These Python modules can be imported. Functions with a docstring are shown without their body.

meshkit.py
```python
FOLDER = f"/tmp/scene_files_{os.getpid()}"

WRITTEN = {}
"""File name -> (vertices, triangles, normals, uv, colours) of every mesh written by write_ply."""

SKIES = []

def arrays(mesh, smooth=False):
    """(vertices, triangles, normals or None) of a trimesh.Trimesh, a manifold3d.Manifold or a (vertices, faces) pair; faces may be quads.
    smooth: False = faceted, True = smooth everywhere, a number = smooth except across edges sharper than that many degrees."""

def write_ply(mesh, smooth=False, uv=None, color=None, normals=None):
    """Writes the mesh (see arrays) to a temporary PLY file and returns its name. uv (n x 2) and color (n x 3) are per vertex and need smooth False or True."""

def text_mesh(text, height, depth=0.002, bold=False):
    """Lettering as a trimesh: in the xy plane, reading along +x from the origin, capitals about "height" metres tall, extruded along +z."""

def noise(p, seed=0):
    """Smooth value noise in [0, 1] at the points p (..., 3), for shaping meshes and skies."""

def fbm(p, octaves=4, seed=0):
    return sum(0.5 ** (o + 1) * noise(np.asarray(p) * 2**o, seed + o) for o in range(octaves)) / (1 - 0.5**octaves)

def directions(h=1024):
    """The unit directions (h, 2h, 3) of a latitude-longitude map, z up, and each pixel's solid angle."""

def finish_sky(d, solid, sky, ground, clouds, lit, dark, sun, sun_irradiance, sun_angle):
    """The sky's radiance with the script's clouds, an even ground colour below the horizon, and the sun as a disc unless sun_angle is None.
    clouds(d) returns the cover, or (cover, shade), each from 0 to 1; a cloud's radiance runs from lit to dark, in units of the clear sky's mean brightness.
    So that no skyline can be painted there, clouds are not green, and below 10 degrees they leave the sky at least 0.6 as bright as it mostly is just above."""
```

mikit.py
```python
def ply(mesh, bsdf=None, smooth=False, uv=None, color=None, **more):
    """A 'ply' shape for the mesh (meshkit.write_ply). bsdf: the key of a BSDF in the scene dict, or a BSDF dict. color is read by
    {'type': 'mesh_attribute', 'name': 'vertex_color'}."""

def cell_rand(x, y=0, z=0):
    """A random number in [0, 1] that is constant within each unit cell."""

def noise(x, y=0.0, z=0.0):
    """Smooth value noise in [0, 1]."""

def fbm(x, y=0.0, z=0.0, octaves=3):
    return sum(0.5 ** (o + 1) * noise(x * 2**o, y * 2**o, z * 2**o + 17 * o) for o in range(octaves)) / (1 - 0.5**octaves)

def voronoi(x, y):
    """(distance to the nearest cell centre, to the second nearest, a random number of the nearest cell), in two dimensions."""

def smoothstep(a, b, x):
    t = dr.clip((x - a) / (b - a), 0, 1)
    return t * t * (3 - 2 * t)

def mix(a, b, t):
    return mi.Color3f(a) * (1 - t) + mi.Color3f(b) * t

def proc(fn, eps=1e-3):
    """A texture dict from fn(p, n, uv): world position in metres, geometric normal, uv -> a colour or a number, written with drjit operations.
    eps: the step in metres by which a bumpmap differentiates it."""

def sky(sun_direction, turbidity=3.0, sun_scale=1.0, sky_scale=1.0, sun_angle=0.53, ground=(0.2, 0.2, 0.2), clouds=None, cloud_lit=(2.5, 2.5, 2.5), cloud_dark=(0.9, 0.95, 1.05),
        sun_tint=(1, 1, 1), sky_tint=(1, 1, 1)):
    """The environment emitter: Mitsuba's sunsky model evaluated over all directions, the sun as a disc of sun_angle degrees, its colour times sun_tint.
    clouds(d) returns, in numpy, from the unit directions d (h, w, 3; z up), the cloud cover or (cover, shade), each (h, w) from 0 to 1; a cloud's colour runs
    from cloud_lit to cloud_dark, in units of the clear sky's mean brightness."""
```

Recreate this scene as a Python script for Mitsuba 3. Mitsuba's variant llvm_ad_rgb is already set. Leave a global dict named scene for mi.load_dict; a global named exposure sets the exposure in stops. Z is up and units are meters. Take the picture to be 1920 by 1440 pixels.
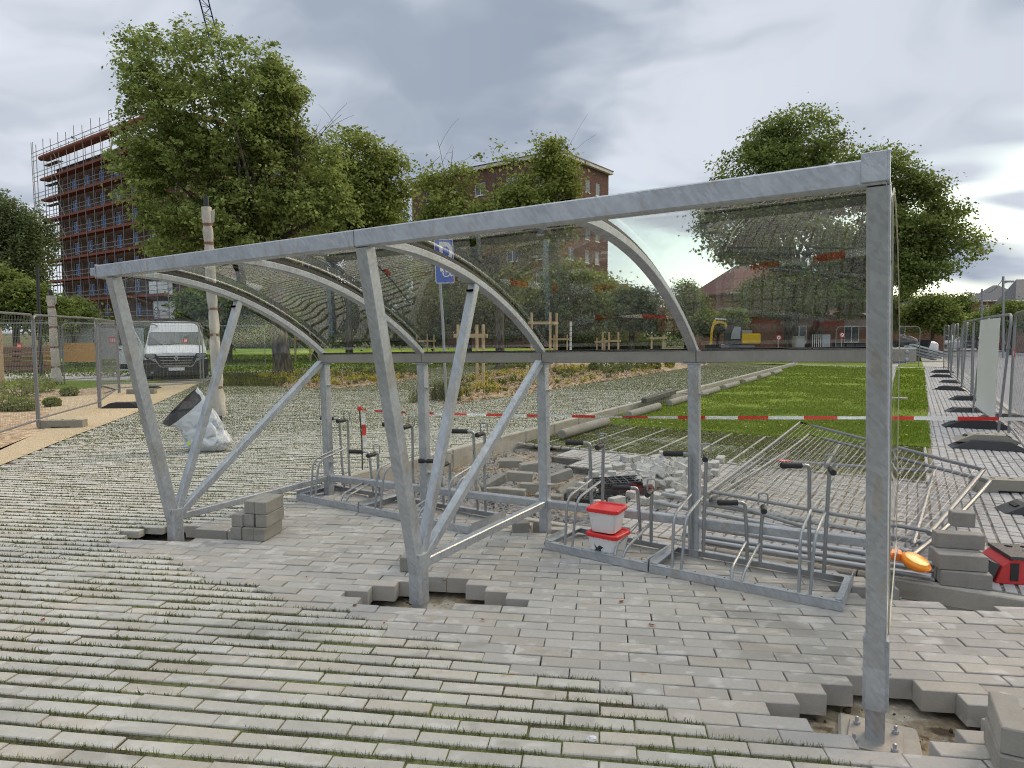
import math, random
import numpy as np
import trimesh, shapely
from shapely.geometry import Polygon, Point, LineString, box as sbox
from shapely import affinity
import drjit as dr
import mitsuba as mi
import mikit, meshkit
from mikit import noise, fbm, voronoi, cell_rand, smoothstep, mix, proc

T = mi.ScalarTransform4f
rng = np.random.default_rng(7)
random.seed(7)
scene, labels = {}, {}

# ------------------------------------------------------------------ camera, sky, exposure
EYE, FOC, PITCH = np.array([0.0, 0.0, 1.7]), 1262.0, 0.0757
scene['camera'] = {'type': 'perspective', 'fov': 2 * math.degrees(math.atan(960 / FOC)), 'fov_axis': 'x', 'near_clip': 0.05, 'far_clip': 2500.0,
                   'to_world': T().look_at(origin=EYE.tolist(), target=[0.0, math.cos(PITCH), 1.7 - math.sin(PITCH)], up=[0, 0, 1])}


def cloud_cover(d):
    x, y, z = d[..., 0], d[..., 1], d[..., 2]
    el, az = np.degrees(np.arcsin(np.clip(z, -1, 1))), np.degrees(np.arctan2(x, y))
    k = 1 / (z + 0.30)
    p = np.stack([x * k * 1.9 + 47.033, y * k * 1.9 + 0.434, 0 * x + 0.3], -1)
    w = meshkit.fbm(p * 1.1, 4, 5)
    w2 = meshkit.fbm(p * 1.1 + 9.0, 4, 6)
    q = p + np.stack([w - 0.5, w2 - 0.5, 0 * w], -1) * np.array([2.2, 1.5, 0.0])
    big = meshkit.fbm(q * 0.75, 3, 12)
    fine = meshkit.fbm(q * np.array([1.8, 2.6, 1.0]), 5, 23)
    s = np.clip((0.60 * big + 0.40 * fine - 0.37) / 0.24, 0, 1)
    s = s * s * (3 - 2 * s)
    east = np.clip((az + 12) / 50, 0, 1) * np.clip((150 - az) / 60, 0, 1)
    s = s * (1 - 0.12 * east)
    s = np.clip(0.735 + 0.215 * s - 0.95 * np.clip(z - 0.50, 0, 1) + 0.075 * east, 0, 1)     # an overcast sky is brightest overhead
    gap = meshkit.fbm(np.stack([az / 15.0 + 2.0, el / 2.9 + az * 0.04, 0 * az], -1), 3, 41)
    band = np.exp(-((el - (6.5 + 0.14 * np.clip(az - 8, -10, 60))) / 3.2) ** 2)
    low = np.clip((15 - el) / 5, 0, 1) * np.clip((az - 2) / 12, 0, 1) * np.clip((130 - az) / 30, 0, 1)
    cover = 1 - low * np.clip((gap + 0.16 * band - 0.44) / 0.17, 0, 1) * 0.9
    return np.clip(cover, 0, 1), s


SUN = (0.72, 0.45, 0.52)
scene['sky'] = mikit.sky(SUN, turbidity=3.0, sun_scale=0.17, sun_angle=28.0, clouds=cloud_cover, ground=(0.16, 0.17, 0.13),
                         cloud_lit=(4.00, 4.02, 4.10), cloud_dark=(0.47, 0.58, 0.75), sun_tint=(1.0, 0.96, 0.90), sky_tint=(1.00, 0.86, 0.66))
exposure = 3.14


# ------------------------------------------------------------------ where things stand: photo points cast on to the level ground, and the site's own axes
def ray(px, py):
    u, v = (px - 960) / FOC, (py - 720) / FOC
    return np.array([u, math.cos(PITCH) - v * math.sin(PITCH), -math.sin(PITCH) - v * math.cos(PITCH)])


def G(px, py, z=0.0):
    d = ray(px, py)
    return EYE + d * ((z - EYE[2]) / d[2])


def D(px, py, y):
    d = ray(px, py)
    return EYE + d * (y / d[1])


TH = 2.606
ORG = np.array([1.624, 2.888, 0.0])
E0 = np.array([math.cos(TH), math.sin(TH), 0.0])       # along the shelter, to the left
N0 = np.array([math.sin(TH), -math.cos(TH), 0.0])      # away from the viewer, along the street


def W(a, b, z=0.0):
    return ORG + N0 * a + E0 * b + np.array([0, 0, z])


def toAB(x, y):
    dx, dy = x - ORG[0], y - ORG[1]
    return dx * N0[0] + dy * N0[1], dx * E0[0] + dy * E0[1]


def rotz(t):
    c, s = math.cos(t), math.sin(t)
    return np.array([[c, -s, 0], [s, c, 0], [0, 0, 1.0]])


def rot(ax, t):
    return trimesh.transformations.rotation_matrix(t, ax)[:3, :3]


YAW_N = math.atan2(N0[1], N0[0])
YAW_E = math.atan2(E0[1], E0[0])


# ------------------------------------------------------------------ mesh building
class MB:
    def __init__(self):
        self.v, self.f, self.n, self.c = [], [], 0, []

    def add(self, v, f, col=None):
        v = np.asarray(v, float).reshape(-1, 3)
        f = np.asarray(f, int)
        if f.ndim == 2 and f.shape[1] == 4:
            f = np.vstack([f[:, [0, 1, 2]], f[:, [0, 2, 3]]])
        self.v.append(v)
        self.f.append(f + self.n)
        if col is not None:
            self.c.append(np.broadcast_to(np.asarray(col, float), v.shape))
        self.n += len(v)
        return self

    def mesh(self):
        return np.vstack(self.v), np.vstack(self.f)

    def col(self):
        return np.vstack(self.c) if self.c else None

    def xf(self, R=np.eye(3), t=(0, 0, 0)):
        self.v = [v @ np.asarray(R).T + np.asarray(t, float) for v in self.v]
        return self

    BF = np.array([[0, 2, 3, 1], [4, 5, 7, 6], [0, 1, 5, 4], [2, 6, 7, 3], [0, 4, 6, 2], [1, 3, 7, 5]])

    def box(self, c, s, R=None, taper=1.0):
        s = np.asarray(s, float) / 2
        v = np.array([[x * (taper if z > 0 else 1), y * (taper if z > 0 else 1), z] for z in (-1, 1) for y in (-1, 1) for x in (-1, 1)]) * s
        if R is not None:
            v = v @ np.asarray(R).T
        return self.add(v + np.asarray(c, float), np.array([[0, 2, 3, 1], [4, 5, 7, 6], [0, 1, 5, 4], [2, 6, 7, 3], [0, 4, 6, 2], [1, 3, 7, 5]]))

    def cbox(self, c, s, ch=0.006, R=None):
        """A box with chamfered edges all round (convex hull of three crossed boxes)."""
        h = np.asarray(s, float) / 2
        pts = []
        for k in range(3):
            hh = h - ch
            hh[k] = h[k]
            pts += [[x * hh[0], y * hh[1], z * hh[2]] for x in (-1, 1) for y in (-1, 1) for z in (-1, 1)]
        m = trimesh.convex.convex_hull(np.array(pts))
        v = np.array(m.vertices)
        if R is not None:
            v = v @ np.asarray(R).T
        return self.add(v + np.asarray(c, float), m.faces)

    def bar(self, p0, p1, w, h, up=(0, 0, 1), ch=0.0):
        p0, p1 = np.asarray(p0, float), np.asarray(p1, float)
        x = p1 - p0
        L = np.linalg.norm(x)
        x = x / L
        y = np.cross(up, x)
        y /= np.linalg.norm(y)
        z = np.cross(x, y)
        R = np.stack([x, y, z], 1)
        return self.cbox((p0 + p1) / 2, (L, w, h), ch, R) if ch else self.box((p0 + p1) / 2, (L, w, h), R)

    def sweep(self, pts, prof, up=(0, 0, 1), cap=True, closed=False):
        """Sweep a 2-D profile (side, up) along pts."""
        p = np.asarray(pts, float)
        t = np.gradient(p, axis=0)
        if closed:
            t = np.roll(p, -1, 0) - np.roll(p, 1, 0)
        t /= np.linalg.norm(t, axis=1, keepdims=True)
        y = np.cross(np.asarray(up, float), t)
        y /= np.linalg.norm(y, axis=1, keepdims=True) + 1e-12
        z = np.cross(t, y)
        pr = np.asarray(prof, float)
        m = len(pr)
        v = p[:, None] + pr[None, :, :1] * y[:, None] + pr[None, :, 1:] * z[:, None]
        n = len(p)
        i, j = np.meshgrid(np.arange(n if closed else n - 1), np.arange(m), indexing='ij')
        i2 = (i + 1) % n
        q = np.stack([i * m + j, i2 * m + j, i2 * m + (j + 1) % m, i * m + (j + 1) % m], -1).reshape(-1, 4)[:, ::-1]
        f = np.vstack([q[:, [0, 1, 2]], q[:, [0, 2, 3]]])
        if cap and not closed:
            k = np.arange(1, m - 1)
            f = np.vstack([f, np.stack([0 * k, k, k + 1], 1)[:, ::-1], (n - 1) * m + np.stack([0 * k, k, k + 1], 1)])
        return self.add(v.reshape(-1, 3), f)

    def tube(self, pts, r, n=8, closed=False, cap=True):
        p = np.asarray(pts, float)
        if len(p) == 2:
            p = np.array([p[0], (p[0] + p[1]) / 2, p[1]])
        r = np.broadcast_to(np.asarray(r, float), (len(p),))
        t = np.gradient(p, axis=0)
        if closed:
            t = np.roll(p, -1, 0) - np.roll(p, 1, 0)
        t /= np.linalg.norm(t, axis=1, keepdims=True) + 1e-12
        a = np.cross(t[0], [0, 0, 1.0] if abs(t[0][2]) < 0.9 else [1.0, 0, 0])
        a /= np.linalg.norm(a)
        ang = np.arange(n) * 2 * math.pi / n
        rows = []
        for k in range(len(p)):
            a = a - t[k] * (a @ t[k])
            a /= np.linalg.norm(a) + 1e-12
            b = np.cross(t[k], a)
            rows.append(p[k] + r[k] * (np.cos(ang)[:, None] * a + np.sin(ang)[:, None] * b))
        m, L = n, len(p)
        i, j = np.meshgrid(np.arange(L if closed else L - 1), np.arange(m), indexing='ij')
        i2 = (i + 1) % L
        q = np.stack([i * m + j, i * m + (j + 1) % m, i2 * m + (j + 1) % m, i2 * m + j], -1).reshape(-1, 4)
        f = np.vstack([q[:, [0, 1, 2]], q[:, [0, 2, 3]]])
        if cap and not closed:
            k = np.arange(1, m - 1)
            f = np.vstack([f, np.stack([0 * k, k, k + 1], 1)[:, ::-1], (L - 1) * m + np.stack([0 * k, k, k + 1], 1)])
        return self.add(np.vstack(rows), f)

    def lathe(self, prof, n=16, c=(0, 0, 0), R=None):
        pr = np.asarray(prof, float)
        ang = np.arange(n) * 2 * math.pi / n
        v = np.stack([pr[:, None, 0] * np.cos(ang), pr[:, None, 0] * np.sin(ang), np.broadcast_to(pr[:, None, 1], (len(pr), n))], -1).reshape(-1, 3)
        i, j = np.meshgrid(np.arange(len(pr) - 1), np.arange(n), indexing='ij')
        q = np.stack([i * n + j, i * n + (j + 1) % n, (i + 1) * n + (j + 1) % n, (i + 1) * n + j], -1).reshape(-1, 4)
        if R is not None:
            v = v @ np.asarray(R).T
        return self.add(v + np.asarray(c, float), q)

    def extrude(self, poly, h, R=None, t=(0, 0, 0)):
        for g in getattr(poly, 'geoms', [poly]):
            if g.is_empty or g.area < 1e-9:
                continue
            m = trimesh.creation.extrude_polygon(g, h, engine='earcut')
            v = np.array(m.vertices)
            if R is not None:
                v = v @ np.asarray(R).T
            self.add(v + np.asarray(t, float), m.faces)
        return self

    def sheet(self, poly, z):
        for g in getattr(poly, 'geoms', [poly]):
            if g.is_empty or g.geom_type != 'Polygon' or g.area < 1e-9:
                continue
            v, f = trimesh.creation.triangulate_polygon(g, engine='earcut')
            v3 = np.c_[v, np.full(len(v), z)]
            n = np.cross(v3[f[:, 1]] - v3[f[:, 0]], v3[f[:, 2]] - v3[f[:, 0]])[:, 2]
            f = np.where((n < 0)[:, None], f[:, ::-1], f)
            self.add(v3, f)
        return self

    def quad(self, a, b, c, d):
        return self.add([a, b, c, d], [[0, 1, 2, 3]])


def arcpts(pts, r, n=5):
    """Round the inner corners of a polyline."""
    p = [np.asarray(q, float) for q in pts]
    out = [p[0]]
    for k in range(1, len(p) - 1):
        a, b = p[k - 1] - p[k], p[k + 1] - p[k]
        la, lb = np.linalg.norm(a), np.linalg.norm(b)
        d = min(r, la * 0.49, lb * 0.49)
        s, e = p[k] + a / la * d, p[k] + b / lb * d
        for u in np.linspace(0, 1, n):
            out.append((1 - u) ** 2 * s + 2 * u * (1 - u) * p[k] + u * u * e)
    out.append(p[-1])
    return np.array(out)


_used = {}


def numbered(name):
    k = _used.get(name, 0)
    _used[name] = k + 1
    return name if k == 0 else f'{name}_{k:03d}'


def tag(key, label=None, cat=None, group=None, kind=None):
    d = labels.setdefault(key, {})
    for a, b in (('label', label), ('category', cat), ('group', group), ('kind', kind)):
        if b:
            d[a] = b
    return key


def thing(name, label, cat, group=None):
    return tag(numbered(name), label, cat, group)


def part(parent, name, mb, bsdf, smooth=False, label=None, kind=None, to_world=None, color=None, **kw):
    key = numbered(f'{parent}__{name}' if parent else name)
    m = mb.mesh() if isinstance(mb, MB) else mb
    if isinstance(mb, MB) and color is None and mb.c:
        color = mb.col()
    scene[key] = mikit.ply(m, bsdf, smooth=smooth, color=color, **kw)
    if to_world is not None:
        scene[key]['to_world'] = to_world
    if label or kind:
        tag(key, label, kind=kind)
    return key


def whole(name, mb, bsdf, label=None, cat=None, group=None, kind=None, smooth=False, **kw):
    key = part(None, name, mb, bsdf, smooth, **kw)
    return tag(key, label, cat, group, kind)


def struct(name, mb, bsdf, smooth=False, **kw):
    return whole(name, mb, bsdf, kind='structure', smooth=smooth, **kw)


def again(parent, name, ply, M):
    key = numbered(f'{parent}__{name}' if parent else name)
    scene[key] = {**ply, 'to_world': T(M)}
    return key


def mat4(R, t):
    M = np.eye(4)
    M[:3, :3] = R
    M[:3, 3] = t
    return M


# ------------------------------------------------------------------ materials
def rgb(*c):
    return {'type': 'rgb', 'value': list(c)}


def pbr(key, col, rough=0.6, metal=0.0, spec=0.5, two=False, **kw):
    b = {'type': 'principled', 'base_color': col if isinstance(col, dict) else rgb(*col), 'roughness': rough, 'metallic': metal, 'specular': spec, **kw}
    scene[key] = {'type': 'twosided', 'bsdf': b} if two else b
    return key


def grain(p, s, o=3):
    return fbm(p.x * s, p.y * s, p.z * s, o)


def c_galv(p, n, uv):
    g = fbm(p.x * 8, p.y * 8, p.z * 7, 4)
    v, _, r = voronoi(p.x * 70 + p.z * 31, p.y * 70 - p.z * 53)
    f = fbm(p.x * 55 + 3, p.y * 55, p.z * 48, 3)
    s = 0.72 + 0.34 * g + 0.17 * (r - 0.5) + 0.14 * (f - 0.5)
    st = smoothstep(0.63, 0.72, fbm(p.x * 14 + 7, p.y * 14, p.z * 3.2, 3))
    return mix(mi.Color3f(0.46, 0.49, 0.525) * s, mi.Color3f(0.42, 0.405, 0.38) * s, st * 0.7)


def c_galv_old(p, n, uv):
    g = fbm(p.x * 7, p.y * 7, p.z * 9, 3)
    f = fbm(p.x * 90, p.y * 90, p.z * 20, 2)
    return mi.Color3f(0.36, 0.345, 0.32) * (0.75 + 0.3 * g + 0.16 * f)


pbr('galvanised', proc(c_galv), 0.40, 0.5, two=True)
pbr('galvanised_dull', proc(c_galv_old), 0.55, 0.55, two=True)
pbr('tube_steel', (0.36, 0.38, 0.40), 0.42, 0.75)
pbr('fence_steel', (0.25, 0.262, 0.275), 0.5, 0.6)
pbr('wire', (0.25, 0.26, 0.27), 0.5, 0.4)
pbr('rubber_black', (0.022, 0.022, 0.024), 0.55)
pbr('plastic_black', (0.030, 0.031, 0.034), 0.42)
pbr('plastic_dark', (0.060, 0.062, 0.065), 0.6)

RA = math.radians(-7.7)
EU, EV = np.array([math.cos(RA), math.sin(RA)]), np.array([-math.sin(RA), math.cos(RA)])
PITCH_V, PITCH_U = 0.104, 0.3045


def paver_cell(p):
    u, v = p.x * float(EU[0]) + p.y * float(EU[1]), p.x * float(EV[0]) + p.y * float(EV[1])
    r = dr.floor(v / PITCH_V)
    uu = u / PITCH_U + 0.5 * (r - 2 * dr.floor(r / 2))
    return dr.floor(uu), r, u, v


def c_paver(base, warm, spread):
    def fn(p, n, uv):
        i, j, u, v = paver_cell(p)
        t = cell_rand(i * 17 + j * 5, j * 31 - i * 3, 3)
        w = cell_rand(i * 23 - j * 7, j * 13 + i * 11, 9)
        g = fbm(p.x * 130, p.y * 130, p.z * 130, 2)
        m = fbm(p.x * 5.5 + 4, p.y * 5.5, p.z * 8 + 4 * t, 4)
        c = mix(base, warm, smoothstep(0.55, 0.95, w) * 0.8)
        c = c * (1 + spread * (t - 0.5)) * (0.80 + 0.24 * m + 0.16 * g)
        chalk = smoothstep(0.60, 0.76, fbm(p.x * 9 + 31, p.y * 15, p.z * 9, 4))
        dark = smoothstep(0.615, 0.70, fbm(p.x * 3.1 + 11, p.y * 4.3, 0.5, 4))
        rust = smoothstep(0.755, 0.80, fbm(p.x * 6.1 + 51, p.y * 7.7, 2.5, 3))
        c = mix(c, mi.Color3f(0.55, 0.545, 0.53), chalk * 0.40)
        c = mix(c, c * mi.Color3f(0.70, 0.69, 0.68), dark * 0.6)
        return mix(c, mi.Color3f(0.36, 0.24, 0.13), rust * 0.5)
    return fn


pbr('paver_close', proc(c_paver((0.345, 0.335, 0.314), (0.352, 0.328, 0.290), 0.19)), 0.9, spec=0.2)
pbr('paver_open', proc(c_paver((0.410, 0.404, 0.366), (0.400, 0.372, 0.318), 0.16)), 0.9, spec=0.2)


def c_concrete(base, dirt):
    def fn(p, n, uv):
        g = fbm(p.x * 120, p.y * 120, p.z * 120, 2)
        m = fbm(p.x * 6, p.y * 6, p.z * 6, 4)
        run = fbm(p.x * 40 + 9, p.y * 40, p.z * 3, 2)
        s = smoothstep(0.55, 0.75, fbm(p.x * 3.3 + 7, p.y * 3.3, p.z * 12, 4))
        c = mi.Color3f(base) * (0.72 + 0.3 * m + 0.2 * g + 0.14 * (run - 0.5))
        return mix(c, mi.Color3f(dirt), s * 0.45)
    return fn


pbr('block_grey', proc(c_concrete((0.265, 0.255, 0.232), (0.175, 0.16, 0.135))), 0.92, spec=0.2)
pbr('kerb_concrete', proc(c_concrete((0.36, 0.345, 0.305), (0.25, 0.22, 0.165))), 0.92, spec=0.2)
pbr('cobble', proc(c_concrete((0.36, 0.355, 0.345), (0.28, 0.27, 0.255))), 0.92, spec=0.2)


pbr('cobble_loose', proc(c_concrete((0.42, 0.415, 0.40), (0.33, 0.32, 0.30))), 0.92, spec=0.2)


def c_soil(p, n, uv):
    g = fbm(p.x * 90, p.y * 90, p.z * 90, 3)
    m = fbm(p.x * 3, p.y * 3, 1.0, 3)
    return mix((0.078, 0.068, 0.046), (0.118, 0.130, 0.056), smoothstep(0.35, 0.65, m)) * (0.5 + g)


def c_pit(p, n, uv):
    m = fbm(p.x * 7, p.y * 7, p.z * 7, 4)
    g = fbm(p.x * 110, p.y * 110, p.z * 110, 3)
    v, _, r = voronoi(p.x * 46, p.y * 46)
    c = mix((0.28, 0.23, 0.16), (0.43, 0.385, 0.305), smoothstep(0.42, 0.6, m))
    c = mix(c, mi.Color3f(0.10, 0.075, 0.05), smoothstep(0.56, 0.68, fbm(p.x * 9 + 5, p.y * 9, p.z * 5, 4)))
    return c * (0.66 + 0.6 * g) * (0.85 + 0.3 * r)


def c_sandpath(p, n, uv):
    m = fbm(p.x * 1.1, p.y * 1.1, 0.0, 4)
    v, _, r = voronoi(p.x * 60, p.y * 60)
    c = mix((0.37, 0.30, 0.19), (0.42, 0.35, 0.24), m) * (0.86 + 0.26 * r)
    return mix(c, mi.Color3f(0.40, 0.32, 0.21), smoothstep(0.6, 0.72, fbm(p.x * 2.4 + 8, p.y * 2.4, 1.0, 4)) * 0.5)


def c_mulch(p, n, uv):
    v, w, r = voronoi(p.x * 14, p.y * 14 + p.z * 6)
    m = fbm(p.x * 2, p.y * 2, 0.0, 3)
    return mix((0.24, 0.165, 0.10), (0.47, 0.37, 0.25), r) * (0.72 + 0.5 * m)


def c_gravel(p, n, uv):
    v, w, r = voronoi(p.x * 42, p.y * 42)
    m = fbm(p.x * 1.6, p.y * 1.6, 0.0, 4)
    c = mix((0.165, 0.162, 0.158), (0.22, 0.18, 0.135), smoothstep(0.42, 0.62, m))
    return c * (0.55 + 0.9 * r)


def c_asphalt(p, n, uv):
    m = fbm(p.x * 0.5, p.y * 0.5, 0.0, 4)
    v, w, r = voronoi(p.x * 50, p.y * 50)
    return mi.Color3f(0.21, 0.21, 0.215) * (0.75 + 0.3 * m + 0.25 * r)


def c_lawn(p, n, uv):
    m = fbm(p.x * 0.55, p.y * 0.55, 0.0, 4)
    g = fbm(p.x * 40, p.y * 40, 0.0, 2)
    k = fbm(p.x * 3.1, p.y * 3.1, 4.0, 3)
    c = mix((0.100, 0.158, 0.018), (0.170, 0.228, 0.032), smoothstep(0.35, 0.65, m))
    return mix(c, mi.Color3f(0.16, 0.17, 0.04), smoothstep(0.56, 0.72, k) * 0.6) * (0.55 + 0.8 * g)


def c_moss(p, n, uv):
    m = fbm(p.x * 1.3, p.y * 1.3, 0.0, 4)
    g = fbm(p.x * 60, p.y * 60, 0.0, 2)
    return mix((0.085, 0.098, 0.022), (0.15, 0.165, 0.04), m) * (0.5 + 0.9 * g)


for k, fnc in (('joint_soil', c_soil), ('pit_sand', c_pit), ('sand', c_sandpath), ('mulch', c_mulch), ('gravel', c_gravel), ('asphalt', c_asphalt), ('lawn_soil', c_lawn), ('moss', c_moss)):
    pbr(k, proc(fnc), 0.95, spec=0.15)


def c_brick(base, mortar, w=0.21, h=0.075):
    def fn(p, n, uv):
        u = dr.select(dr.abs(n.x) > dr.abs(n.y), p.y, p.x)
        r = dr.floor(p.z / h)
        x = u / w + 0.5 * (r - 2 * dr.floor(r / 2))
        i = dr.floor(x)
        fx, fz = x - i, p.z / h - r
        e = dr.minimum(dr.minimum(fx, 1 - fx) * w, dr.minimum(fz, 1 - fz) * h)
        t = cell_rand(i, r, 5)
        m = fbm(p.x * 0.4, p.y * 0.4, p.z * 0.4, 3)
        c = mi.Color3f(base) * (0.7 + 0.5 * t) * (0.82 + 0.36 * m)
        return mix(mi.Color3f(mortar), c, smoothstep(0.003, 0.008, e))
    return fn


pbr('brick_brown', proc(c_brick((0.145, 0.072, 0.054), (0.20, 0.17, 0.15))), 0.9, spec=0.15)
pbr('brick_dark', proc(c_brick((0.135, 0.075, 0.050), (0.12, 0.10, 0.085))), 0.9, spec=0.15)
pbr('brick_red', proc(c_brick((0.22, 0.105, 0.072), (0.24, 0.20, 0.17))), 0.9, spec=0.15)


def c_bark(p, n, uv):
    g = fbm(p.x * 16, p.y * 16, p.z * 3.5, 4)
    m = fbm(p.x * 3, p.y * 3, p.z * 2, 3)
    return mix((0.050, 0.042, 0.034), (0.145, 0.130, 0.105), smoothstep(0.3, 0.7, g)) * (0.7 + 0.6 * m)


def c_wood(p, n, uv):
    g = fbm(p.x * 22, p.y * 22, p.z * 3, 3)
    return mix((0.40, 0.29, 0.165), (0.56, 0.43, 0.27), g)


def c_cloth(p, n, uv):
    g = fbm(p.x * 9, p.y * 9, p.z * 5, 4)
    return mi.Color3f(0.50, 0.47, 0.41) * (0.68 + 0.5 * g)


pbr('bark', proc(c_bark), 0.95, spec=0.1)
pbr('wood', proc(c_wood), 0.85, spec=0.2)
pbr('cloth', proc(c_cloth), 0.95, spec=0.1, two=True)
scene['leaf'] = {'type': 'principledthin', 'base_color': {'type': 'mesh_attribute', 'name': 'vertex_color'}, 'roughness': 0.42, 'diff_trans': 1.0, 'spec_trans': 0.0, 'eta': 1.4}
scene['blade'] = {'type': 'twosided', 'bsdf': {'type': 'diffuse', 'reflectance': {'type': 'mesh_attribute', 'name': 'vertex_color'}}}
for k, c, r in (('white_paint', (0.68, 0.71, 0.74), 0.35), ('white_plastic', (0.66, 0.66, 0.66), 0.4), ('red_plastic', (0.62, 0.028, 0.030), 0.35), ('tape_red', (0.66, 0.035, 0.03), 0.5), ('tape_white', (0.82, 0.82, 0.80), 0.5),
                ('sign_blue', (0.05, 0.125, 0.52), 0.4), ('sign_white', (0.80, 0.81, 0.82), 0.4), ('sign_red', (0.62, 0.04, 0.03), 0.45), ('orange_lens', (0.80, 0.30, 0.015), 0.25), ('yellow_paint', (0.72, 0.44, 0.015), 0.4),
                ('dark_paint', (0.035, 0.038, 0.042), 0.45), ('grey_paint', (0.30, 0.31, 0.33), 0.5), ('deck_rust', (0.20, 0.058, 0.032), 0.7), ('blue_film', (0.055, 0.15, 0.42), 0.45), ('crane_blue', (0.035, 0.055, 0.19), 0.5),
                ('roof_tile', (0.135, 0.062, 0.05), 0.8), ('slate', (0.115, 0.118, 0.125), 0.7), ('strap_brown', (0.19, 0.10, 0.065), 0.8), ('frame_white', (0.74, 0.75, 0.75), 0.4), ('car_blue', (0.10, 0.135, 0.18), 0.28),
                ('bird_black', (0.03, 0.03, 0.032), 0.8), ('plywood', (0.52, 0.28, 0.09), 0.8), ('render_cream', (0.60, 0.585, 0.54), 0.85), ('orange_plastic', (0.78, 0.20, 0.03), 0.5), ('zinc_white', (0.46, 0.49, 0.53), 0.6),
                ('lime', (0.52, 0.66, 0.08), 0.6), ('chrome', (0.72, 0.73, 0.75), 0.2), ('red_foot', (0.52, 0.045, 0.045), 0.5), ('foot_concrete', (0.26, 0.245, 0.205), 0.9)):
    pbr(k, c, r, metal=0.85 if k == 'chrome' else 0.0, spec=0.4, two=True)
pbr('glass_edge', (0.42, 0.40, 0.30), 0.4)
pbr('bag_film', (0.52, 0.55, 0.58), 0.38, spec=0.5, two=True)
scene['window_glass'] = {'type': 'principled', 'base_color': rgb(0.06, 0.075, 0.09), 'roughness': 0.08, 'specular': 0.9}
scene['lens_glass'] = {'type': 'principled', 'base_color': rgb(0.30, 0.32, 0.34), 'roughness': 0.1, 'specular': 0.8}
scene['clear_pane'] = {'type': 'thindielectric', 'int_ior': 1.52, 'specular_transmittance': rgb(0.93, 0.96, 0.94)}


scene['roof_pane'] = {'type': 'thindielectric', 'int_ior': 1.44, 'specular_transmittance': rgb(0.92, 0.96, 0.93)}


# ------------------------------------------------------------------ the setting: ground, pavings, kerbs, lawn, bed, path, road
def abpoly(pts):
    return Polygon([W(a, b)[:2] for a, b in pts])


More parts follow.
